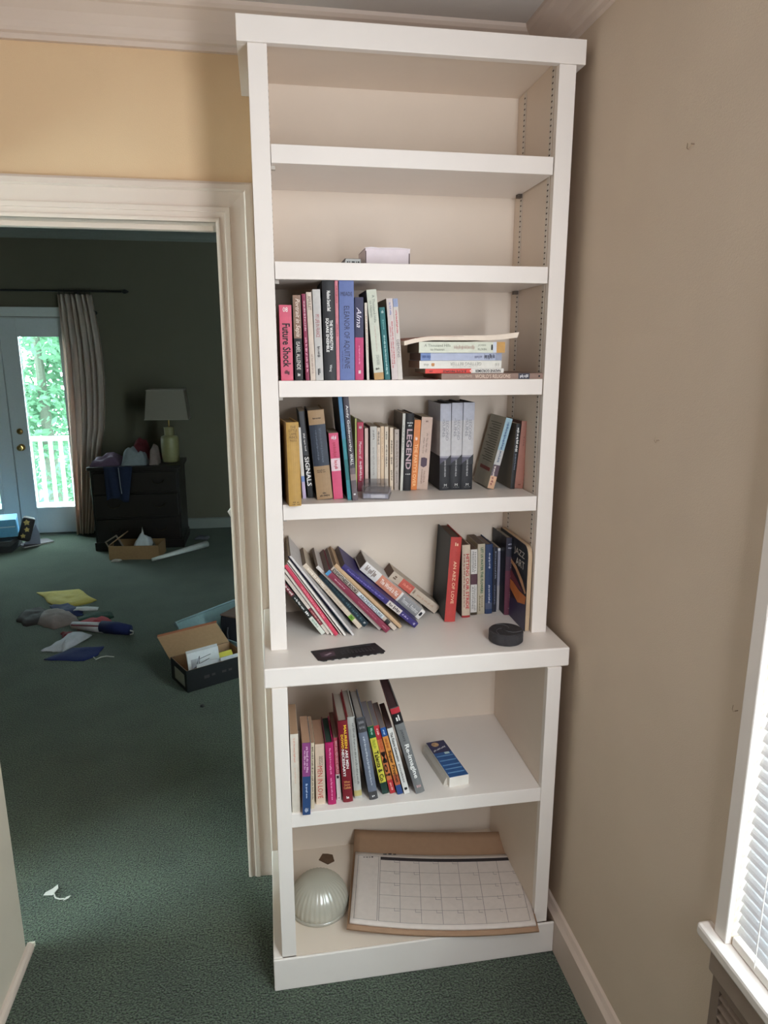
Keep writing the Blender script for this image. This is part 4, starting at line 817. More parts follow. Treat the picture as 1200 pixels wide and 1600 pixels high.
# bent envelope on top of the stack
env = empty('bent_envelope', (0.478, 0.016, SL)); tag(env, 'bent cream card envelope lying on top of the flat stack', 'envelope')
s = MB(); NX, NY = 20, 6
def env_z(u, v):
    return 0.003 - 0.012 * max(0, (0.25 - u) / 0.25) ** 1.5 * (1 - 0.6 * v) + 0.007 * max(0, (u - 0.72) / 0.28) ** 1.5
for layer, dz in (('a', 0.0), ('b', 0.0125)):
    for i in range(NX + 1):
        for j in range(NY + 1):
            u, v = i / NX, j / NY
            thick = dz * (0.8 + 0.2 * u) * (1 - 0.15 * v)
            s.v.append((-0.139 + 0.278 * u + (0.004 * dz / 0.0125 if i == NX else 0), -0.006 + 0.19 * v + 0.004 * math.sin(u * 5), env_z(u, v) + thick))
def gid(l, i, j): return l * (NX + 1) * (NY + 1) + i * (NY + 1) + j
for i in range(NX):
    for j in range(NY):
        s.f.append((gid(0, i, j), gid(0, i, j + 1), gid(0, i + 1, j + 1), gid(0, i + 1, j)))
        s.f.append((gid(1, i, j), gid(1, i + 1, j), gid(1, i + 1, j + 1), gid(1, i, j + 1)))
for i in range(NX):
    for j in (0, NY):
        s.f.append((gid(0, i, j), gid(0, i + 1, j), gid(1, i + 1, j), gid(1, i, j)))
for j in range(NY):
    for i in (0, NX):
        s.f.append((gid(0, i, j), gid(0, i, j + 1), gid(1, i, j + 1), gid(1, i, j)))
s.build('card_pocket', mat((232, 218, 202), 0.8, 0.03), env, smooth=False, fix=True)
s = MB()
for i in range(NX):
    u0, u1 = i / NX, (i + 1) / NX
    s.quad((-0.139 + 0.278 * u0, -0.004, env_z(u0, 0) + 0.0102), (-0.139 + 0.278 * u1, -0.004, env_z(u1, 0) + 0.0102), (-0.139 + 0.278 * u1, 0.182, env_z(u1, 1) + 0.0105), (-0.139 + 0.278 * u0, 0.182, env_z(u0, 1) + 0.0105))
fl = s.build('flap', mat((176, 130, 116), 0.8, 0.04), env); so = fl.modifiers.new('t', 'SOLIDIFY'); so.thickness = 0.0006

# picture book flat against the right side panel of the counter bay
pb = empty('picture_book', (0.6725, 0.012, ZK1)); tag(pb, 'large thin picture book with orange swirls resting against the right panel', 'book')
def arc_pts(r=0.028, n=6):
    D, H = 0.22, 0.235
    p = [(0, 0), (D, 0), (D, H)]
    for i in range(n + 1):
        a = PI / 2 + (PI / 2) * i / n
        p.append((r + r * math.cos(a), H - r + r * math.sin(a)))
    return p
P_ = arc_pts()
s = MB(); s.prism(P_, 0.0, 0.0012, 'X'); s.build('front_cover', mat((30, 34, 40), 0.35, 0.05), pb)
s = MB(); s.prism([(a + 0.001, b_ * 0.992 + 0.001) for a, b_ in P_], 0.0012, 0.0110, 'X'); s.build('page_block', page_mat((196, 170, 140)), pb)
s = MB(); s.prism(P_, 0.0110, 0.0122, 'X'); s.build('back_cover', mat((206, 178, 146), 0.5, 0.05), pb)
def cover_shape(name, poly, rgb, e):
    s = MB(); n = len(poly)
    s.v = [(-e, a, b_) for a, b_ in poly]; s.f = [tuple(range(n))]
    s.build(name, mat(rgb, 0.4, 0.08, 40), pb)
cover_shape('cover_print', [(0.0, 0.0), (0.22, 0.0), (0.22, 0.07), (0.12, 0.055), (0.0, 0.085)], (58, 54, 84), 0.0003)
cover_shape('cover_print', [(0.005, 0.075), (0.06, 0.062), (0.13, 0.085), (0.15, 0.11), (0.10, 0.108), (0.05, 0.098), (0.0, 0.098)], (198, 120, 62), 0.0005)
cover_shape('cover_print', [(0.0, 0.108), (0.03, 0.135), (0.08, 0.160), (0.14, 0.172), (0.14, 0.162), (0.085, 0.148), (0.04, 0.122), (0.01, 0.103)], (196, 150, 112), 0.0005)
cover_shape('cover_print', [(0.02, 0.102), (0.06, 0.118), (0.12, 0.138), (0.15, 0.118), (0.08, 0.104)], (110, 54, 62), 0.0004)
for (txt, y0, y1, z0, z1) in (('JAZZ', 0.022, 0.10, 0.190, 0.212), ('ART', 0.020, 0.085, 0.165, 0.186)):
    v, f = text_geo(txt, '')
    s = MB(); s.v = [(-0.0006, y1 - (y1 - y0) * x_, z0 + (z1 - z0) * y_) for x_, y_ in v]; s.f = list(f)
    s.build('cover_lettering', mat((206, 204, 198), 0.5, 0), pb)

# ================================================================ SMALL THINGS ON THE SHELVES
# white carton and slim leaflet box on the second shelf
Z2 = 1.8436
wbx = empty('white_carton', (0.308, 0.12, Z2)); tag(wbx, 'small creased white carton standing on the second shelf', 'box')
s = MB(); s.box(-0.054, 0.054, -0.060, 0.06, 0, 0.040); s.build('carton_body', mat((226, 216, 222), 0.7, 0.03), wbx, bevel=0.002)
s = MB(); s.prism([(-0.0545, 0.041), (-0.040, 0.0432), (-0.02, 0.0415), (0.02, 0.0428), (0.0545, 0.0405), (0.0545, 0.0395), (-0.0545, 0.0395)], -0.0612, 0.0600, 'Y'); s.build('lid_flap', mat((230, 222, 226), 0.7, 0.03), wbx)
s = MB(); s.box(-0.0535, -0.0515, -0.0612, -0.0600, 0.004, 0.034); s.box(0.0505, 0.0525, -0.0612, -0.0600, 0.002, 0.030); s.build('open_seam', mat((90, 76, 78), 0.8, 0), wbx)
lf = empty('slim_carton', (0.222, 0.115, Z2)); tag(lf, 'flat dark carton with pale printed end beside the white carton', 'box')
s = MB(); s.prism([(-0.032, 0), (0.022, 0), (0.022, 0.016), (-0.016, 0.016)], -0.055, 0.05, 'Y'); s.build('carton_body', mat((96, 88, 84), 0.7, 0.05), lf)
s = MB(); s.quad((-0.018, -0.0554, 0.001), (0.021, -0.0554, 0.001), (0.021, -0.0554, 0.0152), (-0.014, -0.0554, 0.0152)); s.build('printed_label', mat((196, 200, 200), 0.6, 0.04), lf)
s = MB()
for x0, x1 in ((-0.011, -0.008), (-0.006, -0.004), (0.000, 0.007), (0.010, 0.012), (0.014, 0.018)):
    s.box(x0, x1, -0.0560, -0.0555, 0.003, 0.010)
s.build('label_print', mat((66, 68, 72), 0.6, 0), lf)

# clear plastic cases on the shelf of three identical hardcovers
Z4 = 1.2865
M_CLEAR = glass_mat('clear_plastic', (0.93, 0.92, 0.93), 0.16, 0.06, 0.10, lin((196, 190, 192)))
for i, (dx, dy, z0, rz, lb) in enumerate(((0.0, 0.0, 0.0, -14, 'lower clear plastic cassette case with silver card on the shelf'), (-0.004, 0.008, 0.0176, -9, 'upper clear plastic cassette case resting on the other case'))):
    cs = empty('cassette_case', (0.284 + dx, 0.078 + dy, Z4 + z0), (0, 0, math.radians(rz))); tag(cs, lb, 'case', 'clear cassette cases')
    MB().box(-0.034, 0.034, -0.050, 0.050, 0, 0.0168).build('clear_shell', M_CLEAR, cs, bevel=0.0015)
    if i == 0:
        MB().box(-0.031, 0.031, -0.047, 0.046, 0.002, 0.0135).build('silver_card', mat((178, 182, 200), 0.35, 0.25, 120, metal=0.3), cs)
        MB().box(-0.012, 0.024, -0.0485, -0.0472, 0.004, 0.012).build('card_print', mat((226, 228, 236), 0.5, 0.1), cs)
    else:
        MB().box(-0.031, 0.031, 0.030, 0.046, 0.002, 0.0060).build('inner_tab', M_CLEAR, cs)

# rubber puck on the counter
pk = empty('hockey_puck', (0.604, -0.034, ZK1)); tag(pk, 'black rubber puck with worn top lying on the counter', 'puck')
R = 0.0445
MB().lathe([(R - 0.003, 0.0), (R, 0.003), (R, 0.0275), (R - 0.003, 0.0305), (0.0, 0.0306)], n=48).build('disc', mat((52, 50, 53), 0.75, 0.18, 25, 0.25, 120), pk, smooth=False)
s = MB()
for k_ in range(3):
    a0 = 0.6 + k_ * 1.9
    pts_ = [((0.012 + 0.007 * i) * math.cos(a0 + i * 0.35), (0.012 + 0.007 * i) * math.sin(a0 + i * 0.35), 0.0309) for i in range(5)]
    s.tube(pts_, 0.0008, 5)
s.build('scuff_mark', mat((92, 90, 92), 0.8, 0.1), pk)
MB().lathe([(0.004, 0), (0.003, 0.002), (0.0, 0.0025)], n=8).build('crumb', mat((60, 40, 40), 0.9, 0.1))
cr = bpy.data.objects['crumb']; cr.location = (0.637, 0.027, ZK1); cr.scale = (0.4, 0.4, 0.4); tag(cr, 'tiny dark crumb behind the puck on the counter', 'crumb')

# black plastic face plate on the counter
fp = empty('black_face_plate', (0.190, -0.0425, ZK1), (0, 0, math.radians(8.2))); tag(fp, 'thin black plastic plate with notched edges lying on the counter', 'plate')
out = [(-0.088, 0.032), (-0.082, -0.024), (-0.070, -0.034)]
for i in range(8):
    x0 = -0.062 + i * 0.018
    out += [(x0, -0.034), (x0 + 0.003, -0.030), (x0 + 0.010, -0.030), (x0 + 0.013, -0.034)]
out += [(0.084, -0.033), (0.086, -0.026), (0.090, -0.024), (0.080, 0.032)]
s = MB(); s.prism(out, 0, 0.0022, 'Z'); s.build('plate', mat((26, 25, 28), 0.4, 0.1), fp)
s = MB()
s.box(-0.070, -0.034, -0.012, 0.014, 0.0022, 0.0026); s.build('logo_patch', mat((74, 58, 70), 0.5, 0.3, 80), fp)
s = MB()
for i in range(10):
    s.box(-0.018 + i * 0.009, -0.013 + i * 0.009, -0.010, 0.008, 0.0022, 0.0027)
s.box(-0.075, -0.030, 0.022, 0.024, 0.0022, 0.0030); s.box(0.01, 0.065, 0.023, 0.0255, 0.0022, 0.0030)
s.build('key_outlines', mat((52, 50, 54), 0.5, 0.1), fp)
s = MB(); s.quad((-0.062, -0.004, 0.0029), (-0.045, 0.006, 0.0029), (-0.040, 0.002, 0.0029), (-0.055, -0.008, 0.0029)); s.build('logo_mark', mat((150, 136, 146), 0.5, 0.1), fp)

# blue soap-style carton on the lower shelf
bb = empty('blue_carton', (0.4690, 0.028, ZL), (0, 0, math.radians(8.0))); tag(bb, 'opened white and blue carton lying on the lower shelf', 'box')
s = MB(); s.box(-0.028, 0.028, -0.088, 0.090, 0, 0.0285); s.build('carton_body', mat((226, 222, 214), 0.6, 0.03), bb, bevel=0.001)
MB().box(-0.027, 0.027, -0.087, 0.0885, 0.0286, 0.0291).build('blue_face', mat((36, 84, 142), 0.4, 0.12, 50), bb)
MB().box(-0.027, 0.027, 0.030, 0.0885, 0.0292, 0.0295).build('navy_face', mat((40, 42, 84), 0.4, 0.1, 60), bb)
s = MB()
for y_ in (-0.07, -0.052, -0.034, -0.012, 0.010):
    s.box(-0.024, 0.024, y_, y_ + 0.004, 0.0292, 0.0296)
s.build('stripe_print', mat((104, 150, 196), 0.4, 0.05), bb)
s = MB(); s.lathe([(0.011, 0.0296), (0.0, 0.0299)], cx=-0.006, cy=0.072, n=14); s.build('picture_print', mat((186, 150, 110), 0.5, 0.3, 90), bb)
s = MB()
v, f = greek_geo(3, 'carton')
s.v = [(-0.022 + 0.040 * a + 0.0, 0.036 + 0.016 * a + 0.008 * b_, 0.0298) for a, b_ in v]; s.f = f
s.build('lettering', mat((226, 226, 226), 0.5, 0), bb)
MB().box(0.004, 0.018, 0.020, 0.029, 0.0292, 0.0297).build('price_sticker', mat((190, 214, 214), 0.5, 0.05), bb)
s = MB(); s.prism([(-0.0286, 0.0), (-0.040, 0.0005), (-0.036, 0.013), (-0.0286, 0.024)], -0.075, 0.088, 'Y'); s.build('side_flap', mat((206, 200, 190), 0.6, 0.03), bb)

# ---------------------------------------------------------------- bottom compartment
gd = empty('glass_lamp_shade', (0.108, 0.056, ZP)); tag(gd, 'frosted ribbed glass dome shade lying in the bottom compartment', 'lamp shade')
prof = [(0.082, 0.0)]
for i in range(1, 15):
    a = i / 14 * PI / 2
    prof.append((0.084 * math.cos(a) ** 0.85 if i < 14 else 0.0, 0.012 + 0.082 * math.sin(a)))
gm = glass_mat('frosted_glass', (0.95, 0.95, 0.92), 0.12, 0.22, 0.42, lin((232, 228, 214)))
dome = MB().lathe(prof, n=144, ribs=36, amp=0.012).build('dome', gm, gd, smooth=True)
so = dome.modifiers.new('wall', 'SOLIDIFY'); so.thickness = 0.003
MB().lathe([(0.0835, 0.0), (0.0865, 0.003), (0.0865, 0.008), (0.0835, 0.011)], n=96).build('rim', gm, gd, smooth=True)
pn = MB()
pn.prism([(0.120, 0.235), (0.134, 0.261), (0.150, 0.258), (0.165, 0.251), (0.168, 0.222), (0.146, 0.211)], 0, 0.0012, 'Z')
pn.v = [(a - 0.145, b_ - 0.236, c_) for a, b_, c_ in pn.v]
pno = pn.build('brown_paper_scrap', mat((96, 74, 56), 0.9, 0.1)); pno.location = (0.145, 0.236, ZP); tag(pno, 'small brown five-cornered paper scrap behind the glass dome', 'paper scrap')

# desk pad calendar: curved sheets over a cardboard backing
cal = empty('desk_calendar', (0.183, -0.062, ZP), (0, 0, math.radians(-10.4))); tag(cal, 'large curled desk pad calendar on brown cardboard in the bottom compartment', 'calendar')
CW, CD = 0.505, 0.385
def cal_z(u, v):
    sag = 0.007 * math.sin(PI * u)
    droop = -0.001 * max(0, (0.25 - v) / 0.25) * math.sin(PI * u) * 1.5
    rise = 0.036 * max(0, (v - 0.66) / 0.34) ** 1.6
    return 0.0205 - sag + droop + rise + 0.010 * (2 * u - 1) ** 2 * (1 - v)
def sheet(name, u0, u1, v0, v1, e, rgb, nu=24, nv=16, th=0.0, m=None):
    s = MB()
    for i in range(nu + 1):
        for j in range(nv + 1):
            u = u0 + (u1 - u0) * i / nu; v = v0 + (v1 - v0) * j / nv
            s.v.append((u * CW, v * CD * (1.0 if v < 0.66 else 1.0 - 0.25 * (v - 0.66)), cal_z(u, v) + e))
    for i in range(nu):
        for j in range(nv):
            a = i * (nv + 1) + j
            s.f.append((a, a + nv + 1, a + nv + 2, a + 1))
    o = s.build(name, m or mat(rgb, 0.75, 0.03), cal, smooth=True)
    if th:
        q = o.modifiers.new('t', 'SOLIDIFY'); q.thickness = th; q.offset = -1
    return o
sheet('cardboard_backing', -0.015, 1.012, -0.035, 1.0, 0.0, (158, 126, 100), th=0.006)
sheet('paper_pad', 0.0, 1.0, 0.0, 0.735, 0.0085, (214, 203, 195), th=0.0075)
LINE = mat((96, 90, 96), 0.8, 0)
def hline(v, u0, u1, w=0.0022):
    sheet('grid_line', u0, u1, v - w / 2, v + w / 2, 0.0089, None, 20, 1, m=LINE)
def vline(u, v0, v1, w=0.0018):
    sheet('grid_line', u - w / 2, u + w / 2, v0, v1, 0.0089, None, 1, 14, m=LINE)
GU0, GU1, GV0, GV1 = 0.155, 0.975, 0.035, 0.655
for i in range(6):
    hline(GV0 + (GV1 - GV0) * i / 5, GU0, GU1)
for i in range(8):
    vline(GU0 + (GU1 - GU0) * i / 7, GV0, GV1)
hline(0.695, 0.02, 0.145); hline(0.035, 0.02, 0.145)
vline(0.02, 0.035, 0.695); vline(0.145, 0.035, 0.695)
sheet('weekday_bar', GU0, GU1, GV1, 0.692, 0.0091, (52, 46, 48), 20, 3)
for (g_, u0, u1, v0, v1) in ((greek_geo(1, 'm'), 0.17, 0.25, 0.702, 0.722), (greek_geo(1, 'n'), 0.05, 0.11, 0.66, 0.675)):
    s = MB(); s.v = [((u0 + (u1 - u0) * a) * CW, (v0 + (v1 - v0) * b_) * CD, cal_z(u0, v0) + 0.0105) for a, b_ in g_[0]]; s.f = g_[1]
    s.build('header_lettering', mat((70, 64, 66), 0.8, 0), cal)
s = MB(); rnd = random.Random(4)
for r_ in range(5):
    for c_ in range(7):
        if rnd.random() < 0.75:
            u = GU0 + (GU1 - GU0) * (c_ + 0.72) / 7; v = GV0 + (GV1 - GV0) * (r_ + 0.80) / 5
            z = cal_z(u, v) + 0.0092
            s.quad((u * CW, v * CD, z), ((u + 0.03) * CW, v * CD, z), ((u + 0.03) * CW, (v + 0.004) * CD, z), (u * CW, (v + 0.004) * CD, z))
            s.quad((u * CW, v * CD, z), ((u + 0.0022) * CW, v * CD, z), ((u + 0.0022) * CW, (v + 0.03) * CD, z), (u * CW, (v + 0.03) * CD, z))
s.build('date_marks', mat((150, 142, 142), 0.8, 0), cal)

# ================================================================ THINGS IN THE FAR ROOM
# ---- dark dresser with drawers
M_WOOD = mat((24, 17, 16), 0.35, 0.15, 14)
ds = empty('dresser', (-1.11, 4.62, 0)); tag(ds, 'dark wooden chest of drawers against the far wall', 'dresser')
MB().box(-0.355, 0.36, -0.225, 0.23, 0.06, 0.69).build('carcass', M_WOOD, ds, bevel=0.004)
MB().box(-0.375, 0.385, -0.245, 0.235, 0.69, 0.72).build('top', M_WOOD, ds, bevel=0.006)
MB().box(-0.365, 0.37, -0.235, 0.23, 0.0, 0.07).build('plinth', M_WOOD, ds, bevel=0.004)
for zi, (z0, z1) in enumerate(((0.50, 0.67), (0.29, 0.48), (0.085, 0.27))):
    dw = MB().box(-0.335, 0.34, -0.242, -0.225, z0, z1).build('drawer', M_WOOD, ds, bevel=0.004)
    for x in (-0.18, 0.19):
        MB().tube([(x - 0.045, -0.243, (z0 + z1) / 2 + 0.012), (x - 0.035, -0.262, (z0 + z1) / 2 - 0.005), (x, -0.266, (z0 + z1) / 2 - 0.016), (x + 0.035, -0.262, (z0 + z1) / 2 - 0.005), (x + 0.045, -0.243, (z0 + z1) / 2 + 0.012)], 0.004, 8).build('handle', mat((60, 52, 44), 0.4, 0.05, metal=0.8), dw)
# ---- table lamp
lp = empty('table_lamp', (-0.83, 4.60, 0.72)); tag(lp, 'cream jar lamp with tapered rectangular shade on the dresser', 'lamp')
M_JAR = mat((132, 124, 86), 0.4, 0.04)
MB().lathe([(0.062, 0.0), (0.072, 0.006), (0.076, 0.06), (0.078, 0.14), (0.076, 0.205), (0.070, 0.222), (0.045, 0.230), (0.042, 0.236), (0.044, 0.29), (0.046, 0.300), (0.030, 0.304), (0.0, 0.305)], n=28).build('jar_base', M_JAR, lp, smooth=True)
MB().tube([(0, 0, 0.30), (0, 0, 0.62)], 0.006, 8).build('stem', M_BRASS, lp)
s = MB()
for i, (hx, hy, z) in enumerate(((0.178, 0.120, 0.375), (0.150, 0.100, 0.625))):
    s.v += [(-hx, -hy, z), (hx, -hy, z), (hx, hy, z), (-hx, hy, z)]
s.f = [(0, 1, 5, 4), (1, 2, 6, 5), (2, 3, 7, 6), (3, 0, 4, 7)]
shd = s.build('lamp_shade', translucent_mat('shade_cloth', (146, 136, 124), 0.3), lp); so = shd.modifiers.new('t', 'SOLIDIFY'); so.thickness = 0.003
s = MB()
for z, hx, hy in ((0.375, 0.179, 0.121), (0.619, 0.152, 0.102)):
    s.tube([(-hx, -hy, z), (hx, -hy, z), (hx, hy, z), (-hx, hy, z), (-hx, -hy, z)], 0.004, 6)
s.build('shade_trim', mat((150, 140, 128), 0.7, 0.05), lp)

# ---- crumpled cloths: closed bumpy patches over an outline
def patch(name, outline, h, seed, rgb, label, cat, base=0.0, group=None, rough=0.85, tent=0.35, freq=9.0, thing=True, parent=None, var=0.08):
    cx = sum(p[0] for p in outline) / len(outline); cy = sum(p[1] for p in outline) / len(outline)
    pts_ = []
    n0 = len(outline)
    for i in range(n0):                      # subdivide the outline
        a, b_ = outline[i], outline[(i + 1) % n0]
        for k_ in range(5):
            t_ = k_ / 5
            j = noise.noise(Vector((a[0] * 7 + t_ * 3, b_[1] * 7, seed))) * 0.012
            pts_.append((a[0] + (b_[0] - a[0]) * t_ - cx + j, a[1] + (b_[1] - a[1]) * t_ - cy + j))
    n = len(pts_); s = MB(); RN = 9
    for r_ in range(RN, 0, -1):
        t_ = r_ / RN
        for x_, y_ in pts_:
            X, Y = x_ * t_, y_ * t_
            nz = noise.noise(Vector((X * freq, Y * freq, seed * 3.1))) + 0.5 * noise.noise(Vector((X * freq * 2.3, Y * freq * 2.3, seed)))
            fade = min(1.0, (1 - t_) * 4.0)
            s.v.append((X, Y, max(0.002, 0.006 + fade * h * (tent * (1 - t_) + 0.45 + 0.55 * nz))))
    s.v.append((0, 0, 0.006 + h * (tent + 0.45)))
    for r_ in range(RN - 1):
        for k_ in range(n):
            k2 = (k_ + 1) % n
            s.f.append((r_ * n + k_, r_ * n + k2, (r_ + 1) * n + k2, (r_ + 1) * n + k_))
    for k_ in range(n):
        s.f.append(((RN - 1) * n + k_, (RN - 1) * n + (k_ + 1) % n, RN * n))
    b0 = len(s.v)
    s.v += [(x_, y_, 0.0) for x_, y_ in pts_]
    for k_ in range(n):
        k2 = (k_ + 1) % n
        s.f.append((b0 + k_, b0 + k2, k2, k_))
    s.f.append(tuple(b0 + k_ for k_ in reversed(range(n))))
    o = s.build(name, mat(rgb, rough, var, 30, 0.2, 120), parent, smooth=True)
    if not parent:
        o.location = (cx, cy, base)
        tag(o, label, cat, group)
    else:
        o.location = (cx, cy, base)
    return o
G1 = 'clothes heaped on the dresser'
DZ = 0.72
patch('folded_garment', [(-1.46, 4.40), (-1.24, 4.42), (-1.20, 4.66), (-1.40, 4.76), (-1.47, 4.6)], 0.09, 1, (96, 74, 92), 'dull purple garment crumpled at the left end of the dresser', 'clothing', DZ, G1)
patch('white_cloth', [(-1.21, 4.41), (-1.02, 4.41), (-1.00, 4.54), (-1.10, 4.60), (-1.19, 4.57)], 0.15, 2, (128, 132, 136), 'white crumpled cloth at the front middle of the dresser', 'clothing', DZ, G1)
patch('red_garment', [(-1.20, 4.63), (-0.95, 4.63), (-0.93, 4.82), (-1.16, 4.83)], 0.19, 3, (96, 32, 38), 'dark red garment heaped at the back of the dresser', 'clothing', DZ, G1)
patch('pale_paper_bag', [(-0.99, 4.42), (-0.92, 4.42), (-0.91, 4.54), (-0.98, 4.58)], 0.15, 4, (124, 106, 100), 'small pinkish bag beside the lamp jar on the dresser', 'bag', DZ, G1)
nv = empty('navy_trousers', (-1.24, 4.375, 0.44)); tag(nv, 'navy cloth hanging over the front edge of the dresser', 'clothing', G1)
s = MB(); NX, NZ = 14, 10
for i in range(NX + 1):
    for j in range(NZ + 1):
        u, v = i / NX, j / NZ
        w = 0.115 * (0.75 + 0.25 * v)
        s.v.append(((2 * u - 1) * w + 0.02 * (v - 0.5), -0.026 + 0.010 * math.sin(u * 14 + v * 2) - 0.006 * math.sin(v * PI), 0.02 * math.sin(u * 5) * (1 - v) + v * 0.285))
for i in range(NX):
    for j in range(NZ):
        a = i * (NZ + 1) + j
        s.f.append((a, a + NZ + 1, a + NZ + 2, a + 1))
o = s.build('cloth_fall', mat((28, 36, 60), 0.9, 0.1), nv, smooth=True); so = o.modifiers.new('t', 'SOLIDIFY'); so.thickness = 0.006
MB().tube([(0.02, -0.05, 0.28), (0.025, -0.05, 0.12), (0.03, -0.048, 0.06)], 0.004, 6).build('drawstring', mat((130, 134, 140), 0.8, 0), nv)

# ---- cardboard box with bags in front of the dresser
kb = empty('cardboard_box', (-1.09, 4.18, 0), (0, 0, math.radians(-6))); tag(kb, 'low brown cardboard box in front of the dresser', 'box')
M_KRAFT = mat((150, 116, 82), 0.85, 0.06)
MB().box(-0.20, 0.20, -0.115, -0.109, 0, 0.115).build('front_side', M_KRAFT, kb)
MB().box(-0.20, 0.20, 0.109, 0.115, 0, 0.115).build('back_side', M_KRAFT, kb)
MB().box(-0.20, -0.194, -0.109, 0.109, 0, 0.115).build('end_side', M_KRAFT, kb)
MB().box(0.194, 0.20, -0.109, 0.109, 0, 0.115).build('end_side', M_KRAFT, kb)
MB().box(-0.194, 0.194, -0.109, 0.109, 0, 0.006).build('box_floor', M_KRAFT, kb)
s = MB(); s.prism([(-0.20, 0.112), (-0.205, 0.117), (-0.10, 0.19), (-0.095, 0.185)], -0.08, 0.10, 'Y'); s.build('raised_flap', M_KRAFT, kb)
G2 = 'bags in the cardboard box'
patch('white_plastic_bag', [(-1.13, 4.13), (-0.98, 4.12), (-0.96, 4.24), (-1.10, 4.25)], 0.20, 6, (206, 208, 212), 'white crumpled plastic bag rising from the cardboard box', 'bag', 0.03, G2, tent=0.6)
patch('grey_plastic_bag', [(-0.98, 4.115), (-0.925, 4.115), (-0.925, 4.22), (-0.98, 4.23)], 0.12, 7, (120, 112, 106), 'grey bag at the right end of the cardboard box', 'bag', 0.03, G2)
sf_ = MB().box(-0.055, 0.055, -0.004, 0.004, 0, 0.14).build('small_framed_picture', mat((146, 134, 122), 0.6, 0.05)); sf_.location = (-1.235, 4.18, 0.035); sf_.rotation_euler = (math.radians(-25), math.radians(-30), math.radians(10)); tag(sf_, 'small frame leaning out of the cardboard box', 'frame')
MB().box(-0.043, 0.043, -0.0055, -0.0042, 0.012, 0.128).build('dark_panel', M_DARK, sf_)
patch('paper_scrap', [(-1.28, 4.02), (-1.21, 4.01), (-1.20, 4.06), (-1.27, 4.07)], 0.02, 8, (196, 190, 184), 'small white paper crumple left before the cardboard box', 'paper')
# ---- paper roll
pr = empty('paper_roll', (-0.745, 4.165, 0.018)); tag(pr, 'long white paper roll lying on the carpet right of the cardboard box', 'roll')
MB().tube([(-0.205, -0.175, -0.004), (0.20, 0.185, 0.012)], [0.013, 0.028], 16).build('rolled_sheet', mat((204, 204, 200), 0.8, 0.04), pr, smooth=True)
MB().tube([(0.198, 0.183, 0.012), (0.2015, 0.1865, 0.012)], [0.02, 0.02], 16).build('roll_core_shadow', mat((90, 90, 90), 0.9, 0), pr)
patch('grey_scrap', [(-0.68, 4.62), (-0.56, 4.60), (-0.55, 4.70), (-0.66, 4.72)], 0.03, 9, (88, 88, 96), 'grey scrap on the carpet right of the dresser', 'scrap')

# ---- things by the glazed door at the left edge
hb = empty('blue_carton_box', (-2.34, 4.60, 0.12), (math.radians(10), 0, math.radians(12))); tag(hb, 'bright light blue box lying on the pile by the glazed door', 'box')
MB().box(-0.20, 0.19, -0.07, 0.07, 0, 0.16).build('box_body', mat((110, 176, 218), 0.5, 0.06), hb, bevel=0.004)
MB().box(-0.19, 0.18, -0.0725, -0.0705, 0.09, 0.10).build('pale_stripe', mat((196, 222, 238), 0.5, 0.03), hb)
fb = empty('floral_bag', (-2.115, 4.62, 0.06), (math.radians(-4), math.radians(18), math.radians(14))); tag(fb, 'dark bag with yellow flowers beside the light blue box', 'bag')
MB().box(-0.05, 0.05, -0.05, 0.05, 0, 0.21).build('bag_body', mat((40, 34, 36), 0.6, 0.1), fb, bevel=0.02)
s = MB()
for (x_, z_, r_) in ((-0.01, 0.165, 0.028), (0.005, 0.105, 0.024), (-0.012, 0.045, 0.022)):
    n0 = len(s.v); s.v += [(x_ + r_ * math.cos(a_ * PI / 5) * (1 if a_ % 2 else 0.6), -0.0515, z_ + r_ * math.sin(a_ * PI / 5) * (1 if a_ % 2 else 0.6)) for a_ in range(10)]; s.f.append(tuple(range(n0, n0 + 10)))
s.build('flower_print', mat((206, 180, 110), 0.7, 0.3, 70), fb)
pf = empty('paper_fold', (-2.05, 4.60, 0.0)); tag(pf, 'pale blue-grey folded paper standing behind the floral bag', 'paper')
s = MB(); s.prism([(-0.08, 0.015), (0.06, 0.015), (0.06, 0.11), (0.035, 0.19), (0.02, 0.16)], 0.05, 0.056, 'Y'); s.build('sheet', mat((150, 156, 176), 0.7, 0.04), pf)
bk = empty('dark_tray', (-2.35, 4.56, 0)); tag(bk, 'low dark grey box under the light blue one by the glazed door', 'box')
MB().box(-0.24, 0.19, -0.11, 0.16, 0, 0.055).build('tray_base', mat((52, 54, 56), 0.7, 0.08), bk, bevel=0.005)
MB().box(-0.24, 0.19, -0.115, 0.16, 0.056, 0.10).build('tray_lid', mat((70, 70, 72), 0.7, 0.08), bk, bevel=0.005)
mz = empty('magazine', (-2.03, 4.70, 0), (0, 0, math.radians(38))); tag(mz, 'dark magazine with white page edge on the carpet by the glazed door', 'magazine')
MB().box(-0.13, 0.12, -0.05, 0.10, 0.0, 0.010).build('page_block', mat((206, 206, 200), 0.8, 0.04), mz)
MB().box(-0.132, 0.122, -0.052, 0.102, 0.0101, 0.014).build('front_cover', mat((64, 56, 60), 0.5, 0.1), mz)

